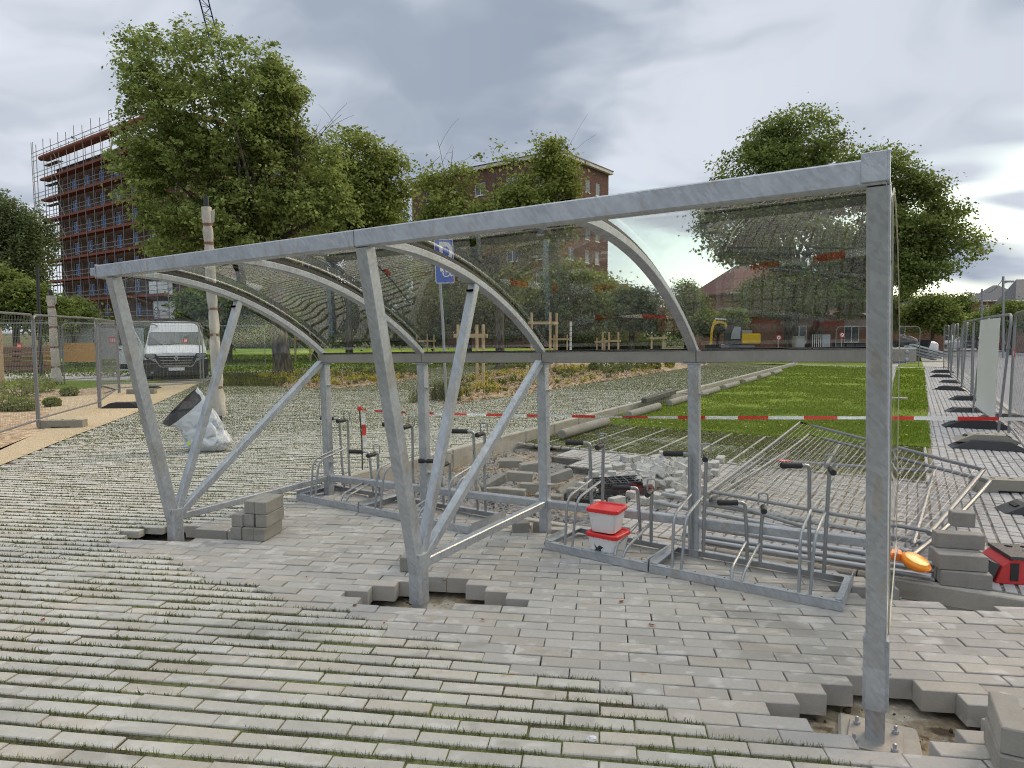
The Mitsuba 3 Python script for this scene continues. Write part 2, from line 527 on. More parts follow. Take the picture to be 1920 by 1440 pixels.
SANDEDGE = [(-5.6, 4.0), (-6.57, 8.53), (-7.19, 10.83), (-7.98, 14.09), (-9.76, 20.12), (-11.0, 24.0)]
BED_MAIN = [(-1.5, 16.0), (-0.4, 17.6), (0.62, 19.37), (2.5, 22.46), (6.84, 29.71), (10.84, 36.95), (9.0, 42.0), (2.5, 39.0), (-0.6, 31.0), (-2.0, 23.0), (-2.3, 18.2)]
BED_LEFT = [(-8.2, 22.3), (-7.0, 20.9), (-5.29, 20.6), (-4.2, 22.8), (-3.2, 27.0), (-5.0, 29.5), (-8.5, 27.5), (-9.6, 24.6)]
bed_main, bed_left = Polygon(BED_MAIN), Polygon(BED_LEFT)

PITS = {'k0': (W(0.05, -0.05), 0.58, 0.36), 'k2': (W(0.09, 2.53), 0.62, 0.29), 'k4': (W(0.06, 5.20), 0.58, 0.25),
        'b0': (W(1.80, -0.30), 0.60, 0.27), 'b2': (W(1.76, 2.66), 0.26, 0.20)}


def in_pit(x, y):
    u, v = x * EU[0] + y * EU[1], x * EV[0] + y * EV[1]
    for k, (c, ru, rv) in PITS.items():
        cu, cv = c[0] * EU[0] + c[1] * EU[1], c[0] * EV[0] + c[1] * EV[1]
        if abs(u - cu) / ru + abs(v - cv) / rv < 1.0:
            return True
    return False


close_poly = abpoly([(-0.45, -4.5), (-0.45, 5.32), (1.93, 5.32), (1.93, -4.5)])
open_poly = Polygon([tuple(W(-0.45, -1.2)[:2]), tuple(W(-0.45, 5.32)[:2]), tuple(W(1.93, 5.32)[:2]), tuple(W(34.5, 5.22)[:2]), (12.0, 38.5), (-1.0, 37.5), (-9.0, 33.0), (-12.5, 25.5)] + SANDEDGE[::-1] + [(-5.0, 0.4), (2.6, 0.4)]).buffer(0)
open_poly = open_poly.difference(close_poly).difference(bed_main).difference(bed_left)
close_prep, open_prep = shapely.prepared.prep(close_poly), shapely.prepared.prep(open_poly)


def paver_mesh(lx, ly, lz, ch=0.004, dz=0.0):
    """Unit paver, its top at z = 0, long side along +x: bevelled top, four sides."""
    x, y = lx / 2, ly / 2
    q = lambda a, b, z: [[-a, -b, z], [a, -b, z], [a, b, z], [-a, b, z]]  # noqa: E731
    v = np.array(q(x - ch, y - ch, 0) + q(x, y, -ch * 0.8) + q(x, y, -lz))
    f = [[0, 1, 2, 3]]
    for k in range(4):
        j = (k + 1) % 4
        f += [[4 + k, 4 + j, j, k], [8 + k, 8 + j, 4 + j, 4 + k]]
    return v, np.array(f)


pv_close, pv_open = paver_mesh(0.2985, 0.0985, 0.105), paver_mesh(0.2975, 0.0775, 0.06, 0.005)
RE = rotz(RA)
cl, op = [], []
joints = []
for r in range(-8, 380):
    v = (r + 0.5) * PITCH_V
    off = 0.5 * (r % 2)
    u0, u1 = (-14.0, 6.2) if v < 8 else (-19.0, 15.0)
    for i in range(int(u0 / PITCH_U), int(u1 / PITCH_U)):
        u = (i + 0.5 - off) * PITCH_U
        x, y = u * EU[0] + v * EV[0], u * EU[1] + v * EV[1]
        if y < 0.9 or abs(x) > 0.86 * y + 0.9 or y > 34:
            continue
        a, b = toAB(x, y)
        dist = math.hypot(x, y)
        if -0.45 <= a < 1.93 - 0.02 and b < 5.32:
            if in_pit(x, y):
                continue
            cl.append((dist, x, y))
        elif not in_pit(x, y) and open_prep.contains(Point(x, y)):
            op.append((dist, x, y))
            joints.append((dist, u, v))


def place_pavers(struct_key, name, lst, pm, bsdf, jit):
    lst.sort()
    ply = mikit.ply(pm, bsdf)
    rest = MB()
    V, F = np.asarray(pm[0]), np.asarray(pm[1])
    for k, (d, x, y) in enumerate(lst):
        R = RE @ rot([1, 0, 0], rng.normal(0, 0.011 * jit)) @ rot([0, 1, 0], rng.normal(0, 0.004 * jit)) @ rotz(rng.normal(0, 0.004 * jit))
        t = np.array([x + rng.normal(0, 0.0012), y + rng.normal(0, 0.0012), rng.normal(-0.002, 0.0018 * jit)])
        if k < 300:
            again(struct_key, name, ply, mat4(R, t))
        else:
            rest.add(V @ R.T + t, F)
    part(struct_key, 'more_pavers', rest, bsdf, kind='stuff', label='further pavers of the same paving')


# bare earth far below everything, out to the horizon; it dips under the pits
gm = MB()
gm.sheet(sbox(-600, -60, 600, 900), -0.20)
struct('ground', gm, 'joint_soil')
# closed paving: laying sand, pavers
mb = MB()
mb.sheet(close_poly, -0.150)
pav = struct('paving', mb, 'pit_sand')
place_pavers(pav, 'paver', cl, pv_close, 'paver_close', 1.0)
# pits' floors with loose soil crumbs
cr = MB()
ico = trimesh.creation.icosphere(0, 1.0)
iv, if_ = np.array(ico.vertices), np.array(ico.faces)
for k, (c, ru, rv) in PITS.items():
    for _ in range(150):
        s = abs(rng.normal(0, 0.006)) + 0.003
        uu, vv = rng.uniform(-1, 1) * ru * 0.85, rng.uniform(-1, 1) * rv * 0.85
        if abs(uu) / ru + abs(vv) / rv > 1:
            continue
        p = c[:2] + EU * uu + EV * vv
        cr.add(iv * s * rng.uniform(0.5, 1.3, 3) + [p[0], p[1], -0.150 + s * 0.4], if_)
whole('soil_crumbs', cr, 'joint_soil', 'dark loose soil crumbs on the floor of the open pits around the posts', 'soil', kind='stuff')
for a_, b_ in ((0, 0), (0, 2.58), (0, 5.16), (1.732, 0), (1.732, 2.58)):
    struct('concrete_footing', MB().cbox(W(a_ + 0.01, b_ - 0.02, -0.150), (0.36, 0.33, 0.062), 0.012, rotz(YAW_N + 0.1)), 'kerb_concrete')
# open-jointed paving
pit_cut = shapely.union_all([affinity.rotate(Polygon([(c[0] - ru, c[1]), (c[0], c[1] - rv), (c[0] + ru, c[1]), (c[0], c[1] + rv)]), -7.7, origin=(c[0], c[1])).buffer(0.06) for c, ru, rv in PITS.values()])
mb = MB()
mb.sheet(open_poly.difference(pit_cut), -0.011)
opv = struct('open_jointed_paving', mb, 'joint_soil')
place_pavers(opv, 'paver', op, pv_open, 'paver_open', 1.6)
mb = MB()
mb.sheet(abpoly([(-0.8, 4.4), (-0.8, 5.9), (0.7, 5.9), (0.7, 4.4)]).difference(close_poly), -0.151)
struct('pit_floor', mb, 'pit_sand')


def blades(mb, P, h, w, tone, lean=0.35):
    """Grass blades (one bent triangle pair each) rooted at P."""
    n = len(P)
    az = rng.uniform(0, 2 * math.pi, n)
    dx = np.stack([np.cos(az), np.sin(az), 0 * az], 1)
    hh = h * rng.uniform(0.45, 1.25, n)[:, None]
    ww = w * rng.uniform(0.6, 1.3, n)[:, None]
    la = rng.normal(0, lean, (n, 2))
    mid = P + np.c_[la * hh * 0.35, hh * 0.6]
    tip = P + np.c_[la * hh * 1.0, hh * np.clip(1 - np.abs(la).sum(1, keepdims=True) * 0.3, 0.4, 1)]
    v = np.stack([P - dx * ww / 2, P + dx * ww / 2, mid + dx * ww * 0.35, mid - dx * ww * 0.35, tip], 1).reshape(-1, 3)
    k = np.arange(n)[:, None] * 5
    f = np.vstack([k + [0, 1, 2], k + [0, 2, 3], k + [3, 2, 4]])
    t = rng.uniform(0, 1, (n, 1))
    c = (np.asarray(tone[0]) * (1 - t) + np.asarray(tone[1]) * t) * rng.uniform(0.7, 1.25, (n, 1))
    mb.add(v, f, np.repeat(c, 5, axis=0))


JT = ((0.075, 0.098, 0.028), (0.21, 0.225, 0.075))
gj = MB()
jd = np.array(joints)
for lo, hi, per, h, w in ((0, 4.2, 90, 0.030, 0.0030), (4.2, 7, 46, 0.033, 0.0050), (7, 12, 60, 0.028, 0.0070), (12, 20, 46, 0.032, 0.011), (20, 36, 28, 0.038, 0.020)):
    s = jd[(jd[:, 0] >= lo) & (jd[:, 0] < hi)]
    if not len(s):
        continue
    U = np.repeat(s[:, 1], per) + rng.uniform(-0.5, 0.5, len(s) * per) * PITCH_U
    V = np.repeat(s[:, 2], per) + 0.052 + rng.normal(0, 0.0052, len(s) * per)
    dens = meshkit.fbm(np.stack([U * 1.7, V * 2.6, 0 * U], 1), 3, 3) + 0.35 * (meshkit.noise(np.stack([U * 9, V * 9, 0 * U], 1), 8) - 0.5)
    far = np.repeat(s[:, 0], per)
    keep = dens + rng.normal(0, 0.07, len(U)) > np.interp(far, [2, 5, 8, 11], [0.45, 0.41, 0.25, 0.0])
    P = np.stack([U * EU[0] + V * EV[0], U * EU[1] + V * EV[1], np.full(len(U), -0.011)], 1)[keep]
    blades(gj, P, h, w, JT if lo < 7 else ((0.155, 0.178, 0.080), (0.275, 0.292, 0.140)))
whole('joint_grass', gj, 'blade', 'short grass and moss growing in the open joints of the pale pavers', 'grass', kind='stuff')

# kerbs
mb = MB()
ks = struct('long_kerb', MB().sheet(abpoly([(1.9, 5.0), (1.9, 5.25), (34.5, 5.25), (34.5, 5.0)]), -0.10), 'kerb_concrete')
for k in range(34):
    part(ks, 'kerb_stone', MB().cbox(W(1.95 + k * 0.98 + 0.48, 5.16, 0.02), (0.972, 0.10, 0.28), 0.012, rotz(YAW_N)), 'kerb_concrete')
rk = struct('rear_kerb', MB().sheet(abpoly([(1.94, -4.6), (1.94, 5.3), (2.04, 5.3), (2.04, -4.6)]), -0.12), 'kerb_concrete')
for k in range(10):
    part(rk, 'kerb_stone', MB().cbox(W(1.99, 5.2 - k * 1.0 - 0.5, -0.125), (0.99, 0.085, 0.25), 0.008, rotz(YAW_E)), 'kerb_concrete')

# dug-up gravel bay behind the shelter
mb = MB()
exc = abpoly([(2.04, 5.1), (2.04, -0.2), (5.62, -0.2), (5.62, 5.1)])
xs = [W(a, b) for a in np.linspace(2.04, 5.7, 30) for b in np.linspace(1.6, 5.1, 30)]
P = np.array(xs)
P[:, 2] = -0.085 + 0.09 * (meshkit.fbm(P * 1.7, 3, 2) - 0.5) + 0.05 * (meshkit.fbm(P * 7, 2, 5) - 0.5)
i, j = np.meshgrid(np.arange(29), np.arange(29), indexing='ij')
q = np.stack([i * 30 + j, (i + 1) * 30 + j, (i + 1) * 30 + j + 1, i * 30 + j + 1], -1).reshape(-1, 4)
mb.add(P, q)
gv = struct('gravel_bay', mb, 'gravel', smooth=True)
peb = MB()
for _ in range(3800):
    a, b = rng.uniform(2.1, 5.5), rng.uniform(2.6, 5.05)
    s = abs(rng.normal(0, 0.005)) + 0.004
    p = W(a, b)
    z = -0.085 + 0.09 * (meshkit.fbm(p * 1.7, 3, 2) - 0.5)
    peb.add(iv * s * rng.uniform(0.6, 1.3, 3) @ rotz(rng.uniform(0, 6)) + [p[0], p[1], z + s * 0.3], if_)
whole('loose_gravel', peb, 'gravel', 'dark loose gravel of the dug up bay behind the shelter', 'gravel', kind='stuff')

# small block paving of the pavement and the apron behind the shelter
BW, BL = 0.094, 0.112
side_poly = abpoly([(2.04, -0.28), (2.04, -1.92), (36.5, -1.98), (36.5, -0.62)])
apron = abpoly([(2.04, -0.28), (2.04, 2.0), (3.9, 3.2), (4.4, 3.3), (4.4, 3.7), (4.9, 3.7), (4.9, 4.15), (5.6, 4.15), (5.6, -0.33)])
blk = shapely.union_all([side_poly.buffer(0.001), apron.buffer(0.001)])
mb = MB()
mb.sheet(blk, -0.012)
swk = struct('pavement', mb, 'gravel')
bprep = shapely.prepared.prep(blk.buffer(-0.03))
bl = []
for ia in range(int(34.0 / BL)):
    for ib in range(-21, 45):
        a, b = 2.06 + (ia + 0.5) * BL, (ib + 0.5) * BW
        if ib % 4 == 0 and a > 0 and b < -0.3:
            b += 0.0
        p = W(a, b)
        if bprep.contains(Point(p[0], p[1])):
            bl.append((math.hypot(p[0], p[1]), p[0], p[1], ib))
bl.sort()
bm = paver_mesh(0.104, 0.081, 0.05, 0.004)
bply = mikit.ply(bm, 'cobble')
rest = MB()
for k, (d, x, y, ib) in enumerate(bl):
    R = rotz(YAW_N + rng.normal(0, 0.008)) @ rot([1, 0, 0], rng.normal(0, 0.012))
    t = np.array([x, y, rng.normal(0, 0.0022)])
    if ib % 4 == 0:
        R = R @ np.diag([1, 0.80, 1])
    if k < 260:
        again(swk, 'block', bply, mat4(R, t))
    else:
        rest.add(bm[0] @ R.T + t, bm[1])
part(swk, 'more_blocks', rest, 'cobble', kind='stuff', label='further small blocks of the pavement')
mb = MB()   # plastic edge of the raised grid under the apron
for p0, p1 in (((3.9, 3.2), (4.4, 3.3)), ((4.4, 3.3), (4.4, 3.7)), ((4.4, 3.7), (4.9, 3.7)), ((4.9, 3.7), (4.9, 4.15)), ((4.9, 4.15), (5.6, 4.15)), ((2.4, 2.25), (3.9, 3.2))):
    mb.bar(W(*p0, -0.055), W(*p1, -0.055), 0.02, 0.09)
part(swk, 'grid_edge', mb, 'plastic_dark')

# grass grid bays, lawn, far lawn
mb = MB()
grid_poly = abpoly([(5.6, -0.33), (5.6, 5.08), (8.45, 5.08), (8.45, -0.35)])
mb.sheet(grid_poly, -0.012)
gg = struct('grass_grid', mb, 'moss')
gb = MB()
for b in np.arange(-0.3, 5.05, 0.56):
    gb.bar(W(5.6, b, -0.008), W(8.45, b, -0.008), 0.034, 0.022)
part(gg, 'wide_rib', gb, 'cobble')
gb = MB()
for a in np.arange(5.66, 8.4, 0.094):
    for b0 in np.arange(-0.3, 5.0, 0.56):
        if rng.random() < 0.93:
            gb.bar(W(a, b0 + 0.03, -0.012 - rng.random() * 0.010), W(a, b0 + 0.53, -0.012 - rng.random() * 0.010), 0.009, 0.02)
for b in np.arange(-0.3, 5.05, 0.14):
    gb.bar(W(5.6, b, -0.012), W(8.45, b, -0.014), 0.009, 0.016)
part(gg, 'rib', gb, 'cobble', kind='stuff', label='thin pale ribs of the grass grid')
gb = MB()
for a in (5.6, 6.95, 8.25):
    for k in range(36):
        b = -0.28 + k * 0.15
        gb.cbox(W(a, b + 0.065, -0.004), (0.045 if a < 5.7 else 0.03, 0.118 if a < 5.7 else 0.055, 0.03), 0.003, rotz(YAW_N))
part(gg, 'marking_block', gb, 'cobble', label='row of pale marking blocks across the grass grid', kind='stuff')
lawn_poly = abpoly([(8.4, -0.36), (8.4, 5.06), (34.6, 5.06), (34.6, -0.62)])
mb = MB()
mb.sheet(lawn_poly, 0.004)
mb.sheet(abpoly([(35.6, -0.6), (35.6, 9.0), (44.0, 9.0), (44.0, -0.7)]), 0.0)
struct('lawn', mb, 'lawn_soil')
gr = MB()
for lo, hi, n, h, w in ((8.3, 13, 62000, 0.05, 0.008), (13, 20, 42000, 0.055, 0.015), (20, 34.6, 32000, 0.06, 0.03)):
    a, b = rng.uniform(lo, hi, n), rng.uniform(0, 1, n)
    b = 5.07 - b * (5.07 + 0.37 + 0.0088 * (a - 8.3)) - np.abs(rng.normal(0, 0.02, n)) * (b > 0.98)
    a = a - np.abs(rng.normal(0, 0.12, n)) * (a < 8.6)
    P = ORG + N0 * a[:, None] + E0 * b[:, None]
    k = meshkit.fbm(P * 0.9, 3, 4)
    P[:, 2] = 0.002
    P = P[k + rng.normal(0, 0.1, n) > 0.36]
    blades(gr, P, h, w, ((0.130, 0.200, 0.020), (0.300, 0.365, 0.060)), 0.5)
a, b = rng.uniform(5.6, 8.5, 60000), rng.uniform(-0.3, 5.05, 60000)
P = ORG + N0 * a[:, None] + E0 * b[:, None]
k = meshkit.fbm(P * 1.4, 3, 14) + 0.16 * np.clip((b - 3.5) / 1.5, 0, 1) + 0.14 * np.clip((a - 7.6) / 0.8, 0, 1)
P[:, 2] = -0.012
blades(gr, P[k + rng.normal(0, 0.08, len(P)) > 0.37], 0.026, 0.009, ((0.095, 0.115, 0.022), (0.19, 0.205, 0.05)), 0.6)
whole('grass', gr, 'blade', 'bright green mown grass growing through the lawn bay and the grass grid', 'grass', kind='stuff')

lfm = MB()
for _ in range(150):
    a, b = 8.6 + 22 * rng.random() ** 1.5, rng.uniform(-0.2, 4.9)
    p = W(a, b, 0.06)
    r_ = rng.uniform(0.012, 0.022)
    an = np.arange(6) * math.pi / 3
    lfm.add(np.vstack([np.c_[r_ * np.cos(an), r_ * np.sin(an), 0 * an] + p, [p + [0, 0, 0.008]]]), [[k, (k + 1) % 6, 6] for k in range(6)], (0.62, 0.50, 0.04) if rng.random() < 0.6 else (0.62, 0.62, 0.56))
whole('lawn_flowers', lfm, 'blade', 'tiny yellow and white flowers scattered over the bright lawn', 'flowers', kind='stuff')

# far end: paved strips and lawns before the houses, pale drive on the left
mb = MB()
mb.sheet(abpoly([(34.6, -0.62), (34.6, 5.3), (35.6, 5.3), (35.6, -0.62)]), 0.006)
struct('cross_path', mb, 'kerb_concrete')
mb = MB()
mb.sheet(Polygon([(-40, 26.5), (-9.8, 26.0), (-8.4, 28.0), (-0.5, 36), (12.5, 40), (14, 75), (-40, 75)]).difference(open_poly).difference(bed_left).difference(bed_main), -0.008)
mb.sheet(Polygon([(-40, 18), (-13.2, 20.5), (-12.2, 24.0), (-40, 24.0)]), 0.003)
struct('park_lawn', mb, 'lawn_soil')
gr = MB()
n = 60000
P = np.c_[rng.uniform(-26, 13, n), rng.uniform(24, 52, n), np.full(n, 0.0)]
pk = shapely.contains_xy(Polygon([(-40, 26.5), (-9.8, 26.0), (-8.4, 28.0), (-0.5, 36), (12.5, 40), (14, 75), (-40, 75)]).difference(bed_left.buffer(0.3)).difference(bed_main.buffer(0.3)), P[:, 0], P[:, 1])
blades(gr, P[pk], 0.09, 0.05, ((0.06, 0.115, 0.016), (0.15, 0.205, 0.035)), 0.5)
whole('park_grass', gr, 'blade', 'green grass of the park lawn beyond the planting beds', 'grass', kind='stuff')
mb = MB()
mb.sheet(Polygon([(-40, 24.2), (-12.0, 24.0), (-10.2, 24.6), (-7.5, 27.3), (-5.5, 31.5), (-8, 34.2), (-13, 29.0), (-40, 28.3)]), 0.008)
struct('drive', mb, 'kerb_concrete')
sand = Polygon([(-6.0, 5.5)] + SANDEDGE[1:] + [(-12.4, 23.2), (-13.5, 22.0), (-11.9, 20.2), (-11.4, 18.8), (-12.0, 17.4), (-10.6, 15.4), (-9.3, 13.4), (-8.2, 11.7), (-7.4, 9.6), (-7.2, 7.5)])
mb = MB()
mb.sheet(sand, 0.006)
struct('sand_path', mb, 'sand')
mb = MB()
mb.sheet(Polygon([(-40, 5), (-7.3, 7), (-7.5, 9.6), (-8.2, 11.7), (-9.3, 13.4), (-10.6, 15.4), (-12.0, 17.4), (-11.5, 18.8), (-12.0, 20.2), (-13.6, 21.9), (-40, 21)]), -0.004)
struct('left_bed', mb, 'mulch')


def mound(poly, hgt, seed, step=0.32):
    x0, y0, x1, y1 = poly.bounds
    xs, ys = np.arange(x0, x1 + step, step), np.arange(y0, y1 + step, step)
    X, Y = np.meshgrid(xs, ys, indexing='ij')
    dist = shapely.distance(poly.exterior, shapely.points(X, Y))
    ins = shapely.contains_xy(poly, X, Y)
    s = np.clip(np.where(ins, dist, -dist) / 0.9, -0.4, 1)
    Pq = np.stack([X, Y, 0 * X], -1)
    Z = hgt * np.where(s > 0, s * (2 - s), s) + 0.10 * (meshkit.fbm(Pq * 1.3, 3, seed) - 0.5)
    nx, ny = X.shape
    i, j = np.meshgrid(np.arange(nx - 1), np.arange(ny - 1), indexing='ij')
    q = np.stack([i * ny + j, (i + 1) * ny + j, (i + 1) * ny + j + 1, i * ny + j + 1], -1).reshape(-1, 4)
    keep = (s > -0.38).ravel()[q].all(1)
    return np.stack([X, Y, Z], -1).reshape(-1, 3), q[keep], (xs, ys, Z)


mounds = {}
for nm, pl, h, sd in (('planting_bed', bed_main, 0.11, 3), ('planting_bed', bed_left, 0.10, 6)):
    v, f, g = mound(pl, h, sd)
    mounds[len(mounds)] = g
    struct(nm, MB().add(v, f), 'mulch', smooth=True)


ch = MB()
for k_, poly in enumerate((bed_main, bed_left)):
    x0, y0, x1, y1 = poly.bounds
    n = 26000 if k_ == 0 else 9000
    X, Y = rng.uniform(x0, x1, n), rng.uniform(y0, min(y1, 30), n)
    ins = shapely.contains_xy(poly.buffer(0.12), X, Y)
    X, Y = X[ins], Y[ins]
    xs, ys, Z = mounds[k_]
    z = Z[np.clip(((X - xs[0]) / (xs[1] - xs[0]) + 0.5).astype(int), 0, len(xs) - 1), np.clip(((Y - ys[0]) / (ys[1] - ys[0]) + 0.5).astype(int), 0, len(ys) - 1)]
    m_ = len(X)
    az, ti = rng.uniform(0, 6.28, m_), rng.normal(0, 0.5, m_)
    L_, w_ = rng.uniform(0.02, 0.06, m_), rng.uniform(0.008, 0.022, m_)
    d_ = np.stack([np.cos(az), np.sin(az), ti], 1) * L_[:, None]
    e_ = np.stack([-np.sin(az), np.cos(az), rng.normal(0, 0.4, m_)], 1) * w_[:, None]
    c_ = np.stack([X, Y, z + 0.012 + np.abs(rng.normal(0, 0.02, m_))], 1)
    v_ = np.stack([c_ - d_ - e_, c_ + d_ - e_, c_ + d_ + e_, c_ - d_ + e_], 1).reshape(-1, 3)
    t_ = rng.uniform(0, 1, (m_, 1))
    col_ = np.array([0.20, 0.13, 0.08]) * (1 - t_) + np.array([0.50, 0.40, 0.27]) * t_
    ch.add(v_, np.arange(m_ * 4).reshape(-1, 4), np.repeat(col_, 4, axis=0))
whole('bark_chips', ch, 'blade', 'loose tan bark chips covering the planting beds', 'bark chips', kind='stuff')


def bed_z(k, x, y):
    xs, ys, Z = mounds[k]
    return Z[int(np.clip((x - xs[0]) / (xs[1] - xs[0]) + 0.5, 0, len(xs) - 1)), int(np.clip((y - ys[0]) / (ys[1] - ys[0]) + 0.5, 0, len(ys) - 1))]


# street
mb = MB()
mb.sheet(abpoly([(-6, -2.05), (300, -2.05), (300, -9.0), (-6, -9.0)]), -0.07)
struct('road', mb, 'asphalt')
rkb = struct('street_kerb', MB().sheet(abpoly([(-5, -1.95), (80, -1.95), (80, -2.05), (-5, -2.05)]), -0.13), 'kerb_concrete')
for k in range(40):
    part(rkb, 'kerb_stone', MB().cbox(W(-3.5 + k * 1.0, -2.02, -0.10), (0.985, 0.12, 0.21), 0.012, rotz(YAW_N)), 'kerb_concrete')
mb = MB()
mb.sheet(abpoly([(-6, -9.0), (300, -9.0), (300, -14.0), (-6, -14.0)]), 0.0)
mb.sheet(abpoly([(36.5, -0.62), (36.5, -1.98), (300, -1.98), (300, -0.62)]), 0.0)
struct('far_pavement', mb, 'kerb_concrete')


# ------------------------------------------------------------------ the bicycle shelter
TILT = 0.0235
SE = E0 * math.cos(TILT) - np.array([0, 0, math.sin(TILT)])
SU = E0 * math.sin(TILT) + np.array([0, 0, math.cos(TILT)])
BAY, DEEP = 1.29, 1.732


def S(k, o, z):
    return ORG + SE * k + N0 * o + SU * z


RS = np.stack([SE, N0, SU], 1)
shelter = thing('bicycle_shelter', 'galvanised steel bicycle shelter with a curved clear roof, not yet bedded into the paving', 'bicycle shelter')


def roof_arc(n, lift=0.0):
    A, B, sag = np.array([1.72, 1.60]), np.array([-0.43, 2.285]), 0.20
    c = np.linalg.norm(B - A)
    R = (c * c / 4 + sag * sag) / (2 * sag)
    m, d = (A + B) / 2, (B - A) / c
    nn = np.array([-d[1], d[0]])
    nn = nn if nn[1] > 0 else -nn
    C = m - nn * (R - sag)
    a0, a1 = math.atan2(*(A - C)[::-1]), math.atan2(*(B - C)[::-1])
    a = np.linspace(a0, a1, n)
    return C + (R + lift) * np.c_[np.cos(a), np.sin(a)]


sq = lambda w, h: [(-w / 2, -h / 2), (w / 2, -h / 2), (w / 2, h / 2), (-w / 2, h / 2)]  # noqa: E731


def csq(w, h, c=0.007):
    x, y = w / 2, h / 2
    return [(-x + c, -y), (x - c, -y), (x, -y + c), (x, y - c), (x - c, y), (-x + c, y), (-x, y - c), (-x, -y + c)]


def sbar(p0, p1, w, h, up):
    """A square hollow section with rounded edges between two shelter points."""
    mb = MB()
    mb.sweep([p0, (np.asarray(p0) + p1) / 2, p1], csq(w, h), up)
    return mb


GA = 'galvanised'
arc40 = roof_arc(26)
for k in (0, 2, 4):
    x = k * BAY
    part(shelter, 'lower_post', sbar(S(x, 0, -0.12), S(x, 0, 0.06), 0.078, 0.078, SE), GA, 25)
    mb = MB()
    mb.sweep([S(x, 0, 0.04), S(x, 0, 0.2), S(x, 0, 0.345), S(x, 0, 0.358)], csq(0.102, 0.102, 0.014), SE)
    sl = part(shelter, 'post_sleeve', mb, GA, 25)
    mb = MB()
    for s in (-1, 1):
        mb.box(S(x + s * 0.046, -0.046, 0.352), (0.012, 0.012, 0.022), RS)
        mb.lathe([(0, 0), (0.008, 0), (0.008, 0.006), (0, 0.008)], 6, S(x + s * 0.051, 0.0, 0.20), RS @ rot([0, 1, 0], s * math.pi / 2))
    part(shelter, 'sleeve_corner', mb, GA)
    mb = MB()
    mb.cbox(S(x, 0, -0.112), (0.22, 0.22, 0.014), 0.003, RS)
    bp = part(shelter, 'base_plate', mb, 'galvanised_dull')
    for sx in (-1, 1):
        for sy in (-1, 1):
            part(bp, 'bolt', MB().lathe([(0, 0), (0.014, 0), (0.014, 0.012), (0.008, 0.012), (0.008, 0.034), (0, 0.036)], 6, S(x + sx * 0.078, sy * 0.078, -0.104), RS), GA)
    part(shelter, 'front_post', sbar(S(x, -0.004, 0.22), S(x, -0.392, 2.25), 0.088, 0.080, SE), GA, 25)
    part(shelter, 'strut', sbar(S(x, 0.012, 0.30), S(x, 0.715, 2.10), 0.062, 0.062, SE), GA, 25)
    part(shelter, 'strut', sbar(S(x, 0.03, 0.30), S(x, DEEP - 0.06, 1.51), 0.062, 0.062, SE), GA, 25)
    part(shelter, 'base_rail', sbar(S(x, 0.052, 0.285), S(x, DEEP - 0.043, 0.300), 0.060, 0.062, SE), GA, 25)
    mb = MB()
    mb.box(S(x, 0.668, 2.062), (0.05, 0.03, 0.014), RS)
    part(shelter, 'strut_cap', mb, 'rubber_black')
for k in range(5):
    x = k * BAY
    part(shelter, 'back_post', sbar(S(x, DEEP, -0.118), S(x, DEEP, 1.50), 0.082, 0.082, SE), GA, 25)
    mb = MB()
    mb.cbox(S(x, DEEP, -0.110), (0.20, 0.20, 0.014), 0.003, RS)
    bp = part(shelter, 'base_plate', mb, 'galvanised_dull')
    for sx in (-1, 1):
        for sy in (-1, 1):
            part(bp, 'bolt', MB().lathe([(0, 0), (0.013, 0), (0.013, 0.012), (0.008, 0.012), (0.008, 0.03), (0, 0.032)], 6, S(x + sx * 0.072, DEEP + sy * 0.072, -0.104), RS), GA)
    mb = MB()
    mb.cbox(S(x, DEEP, 1.502), (0.17, 0.10, 0.008), 0.002, RS)
    part(shelter, 'head_plate', mb, GA)
    for z in (0.46, 1.27):
        sh = affinity.scale(sbox(-0.085, -0.022, 0.085, 0.022).buffer(0.012), 1, 1)
        mb = MB().extrude(sh, 0.008, RS, S(x, DEEP + 0.02, z))
        part(shelter, 'pane_clip', mb, 'galvanised_dull')
    mb = MB()
    mb.sweep([S(x, o, z) for o, z in arc40], csq(0.05, 0.068, 0.006), SE)
    part(shelter, 'arch', mb, GA, 25)
    mb = MB()
    mb.sweep([S(x, o, z) for o, z in roof_arc(26, 0.040)[1:-1]], sq(0.046, 0.007), SE)
    part(shelter, 'glazing_strip', mb, 'rubber_black')
for x0, x1 in ((-0.026, 2.612), (2.618, 5.30)):
    part(shelter, 'front_beam', sbar(S(x0, -0.405, 2.297), S(x1, -0.405, 2.297), 0.078, 0.098, SU), GA, 25)
mb = MB().cbox(S(-0.032, -0.407, 2.312), (0.012, 0.092, 0.112), 0.003, RS)
mb.cbox(S(0.014, -0.449, 2.312), (0.088, 0.010, 0.110), 0.003, RS)
part(shelter, 'end_bracket', mb, GA)
part(shelter, 'end_cap', MB().cbox(S(5.36, -0.405, 2.30), (0.10, 0.055, 0.060), 0.004, RS), GA)
part(shelter, 'end_cap', MB().cbox(S(5.307, -0.405, 2.297), (0.008, 0.090, 0.108), 0.003, RS), GA)
for k in (1, 2, 3, 4):
    part(shelter, 'roof_clamp', MB().cbox(S(k * BAY, -0.385, 2.352), (0.07, 0.05, 0.014), 0.004, RS), 'rubber_black')
for x0, x1 in ((-0.14, 1.262), (1.268, 2.562), (2.568, 3.842), (3.848, 5.20)):
    bb = part(shelter, 'back_beam', sbar(S(x0, DEEP, 1.556), S(x1, DEEP, 1.556), 0.084, 0.094, SU), 'galvanised_dull', 25)
    part(bb, 'seal', sbar(S(max(x0, 0.02), DEEP - 0.025, 1.6095), S(x1 - 0.03, DEEP - 0.025, 1.6095), 0.05, 0.010, SU), 'rubber_black')
mb = MB()
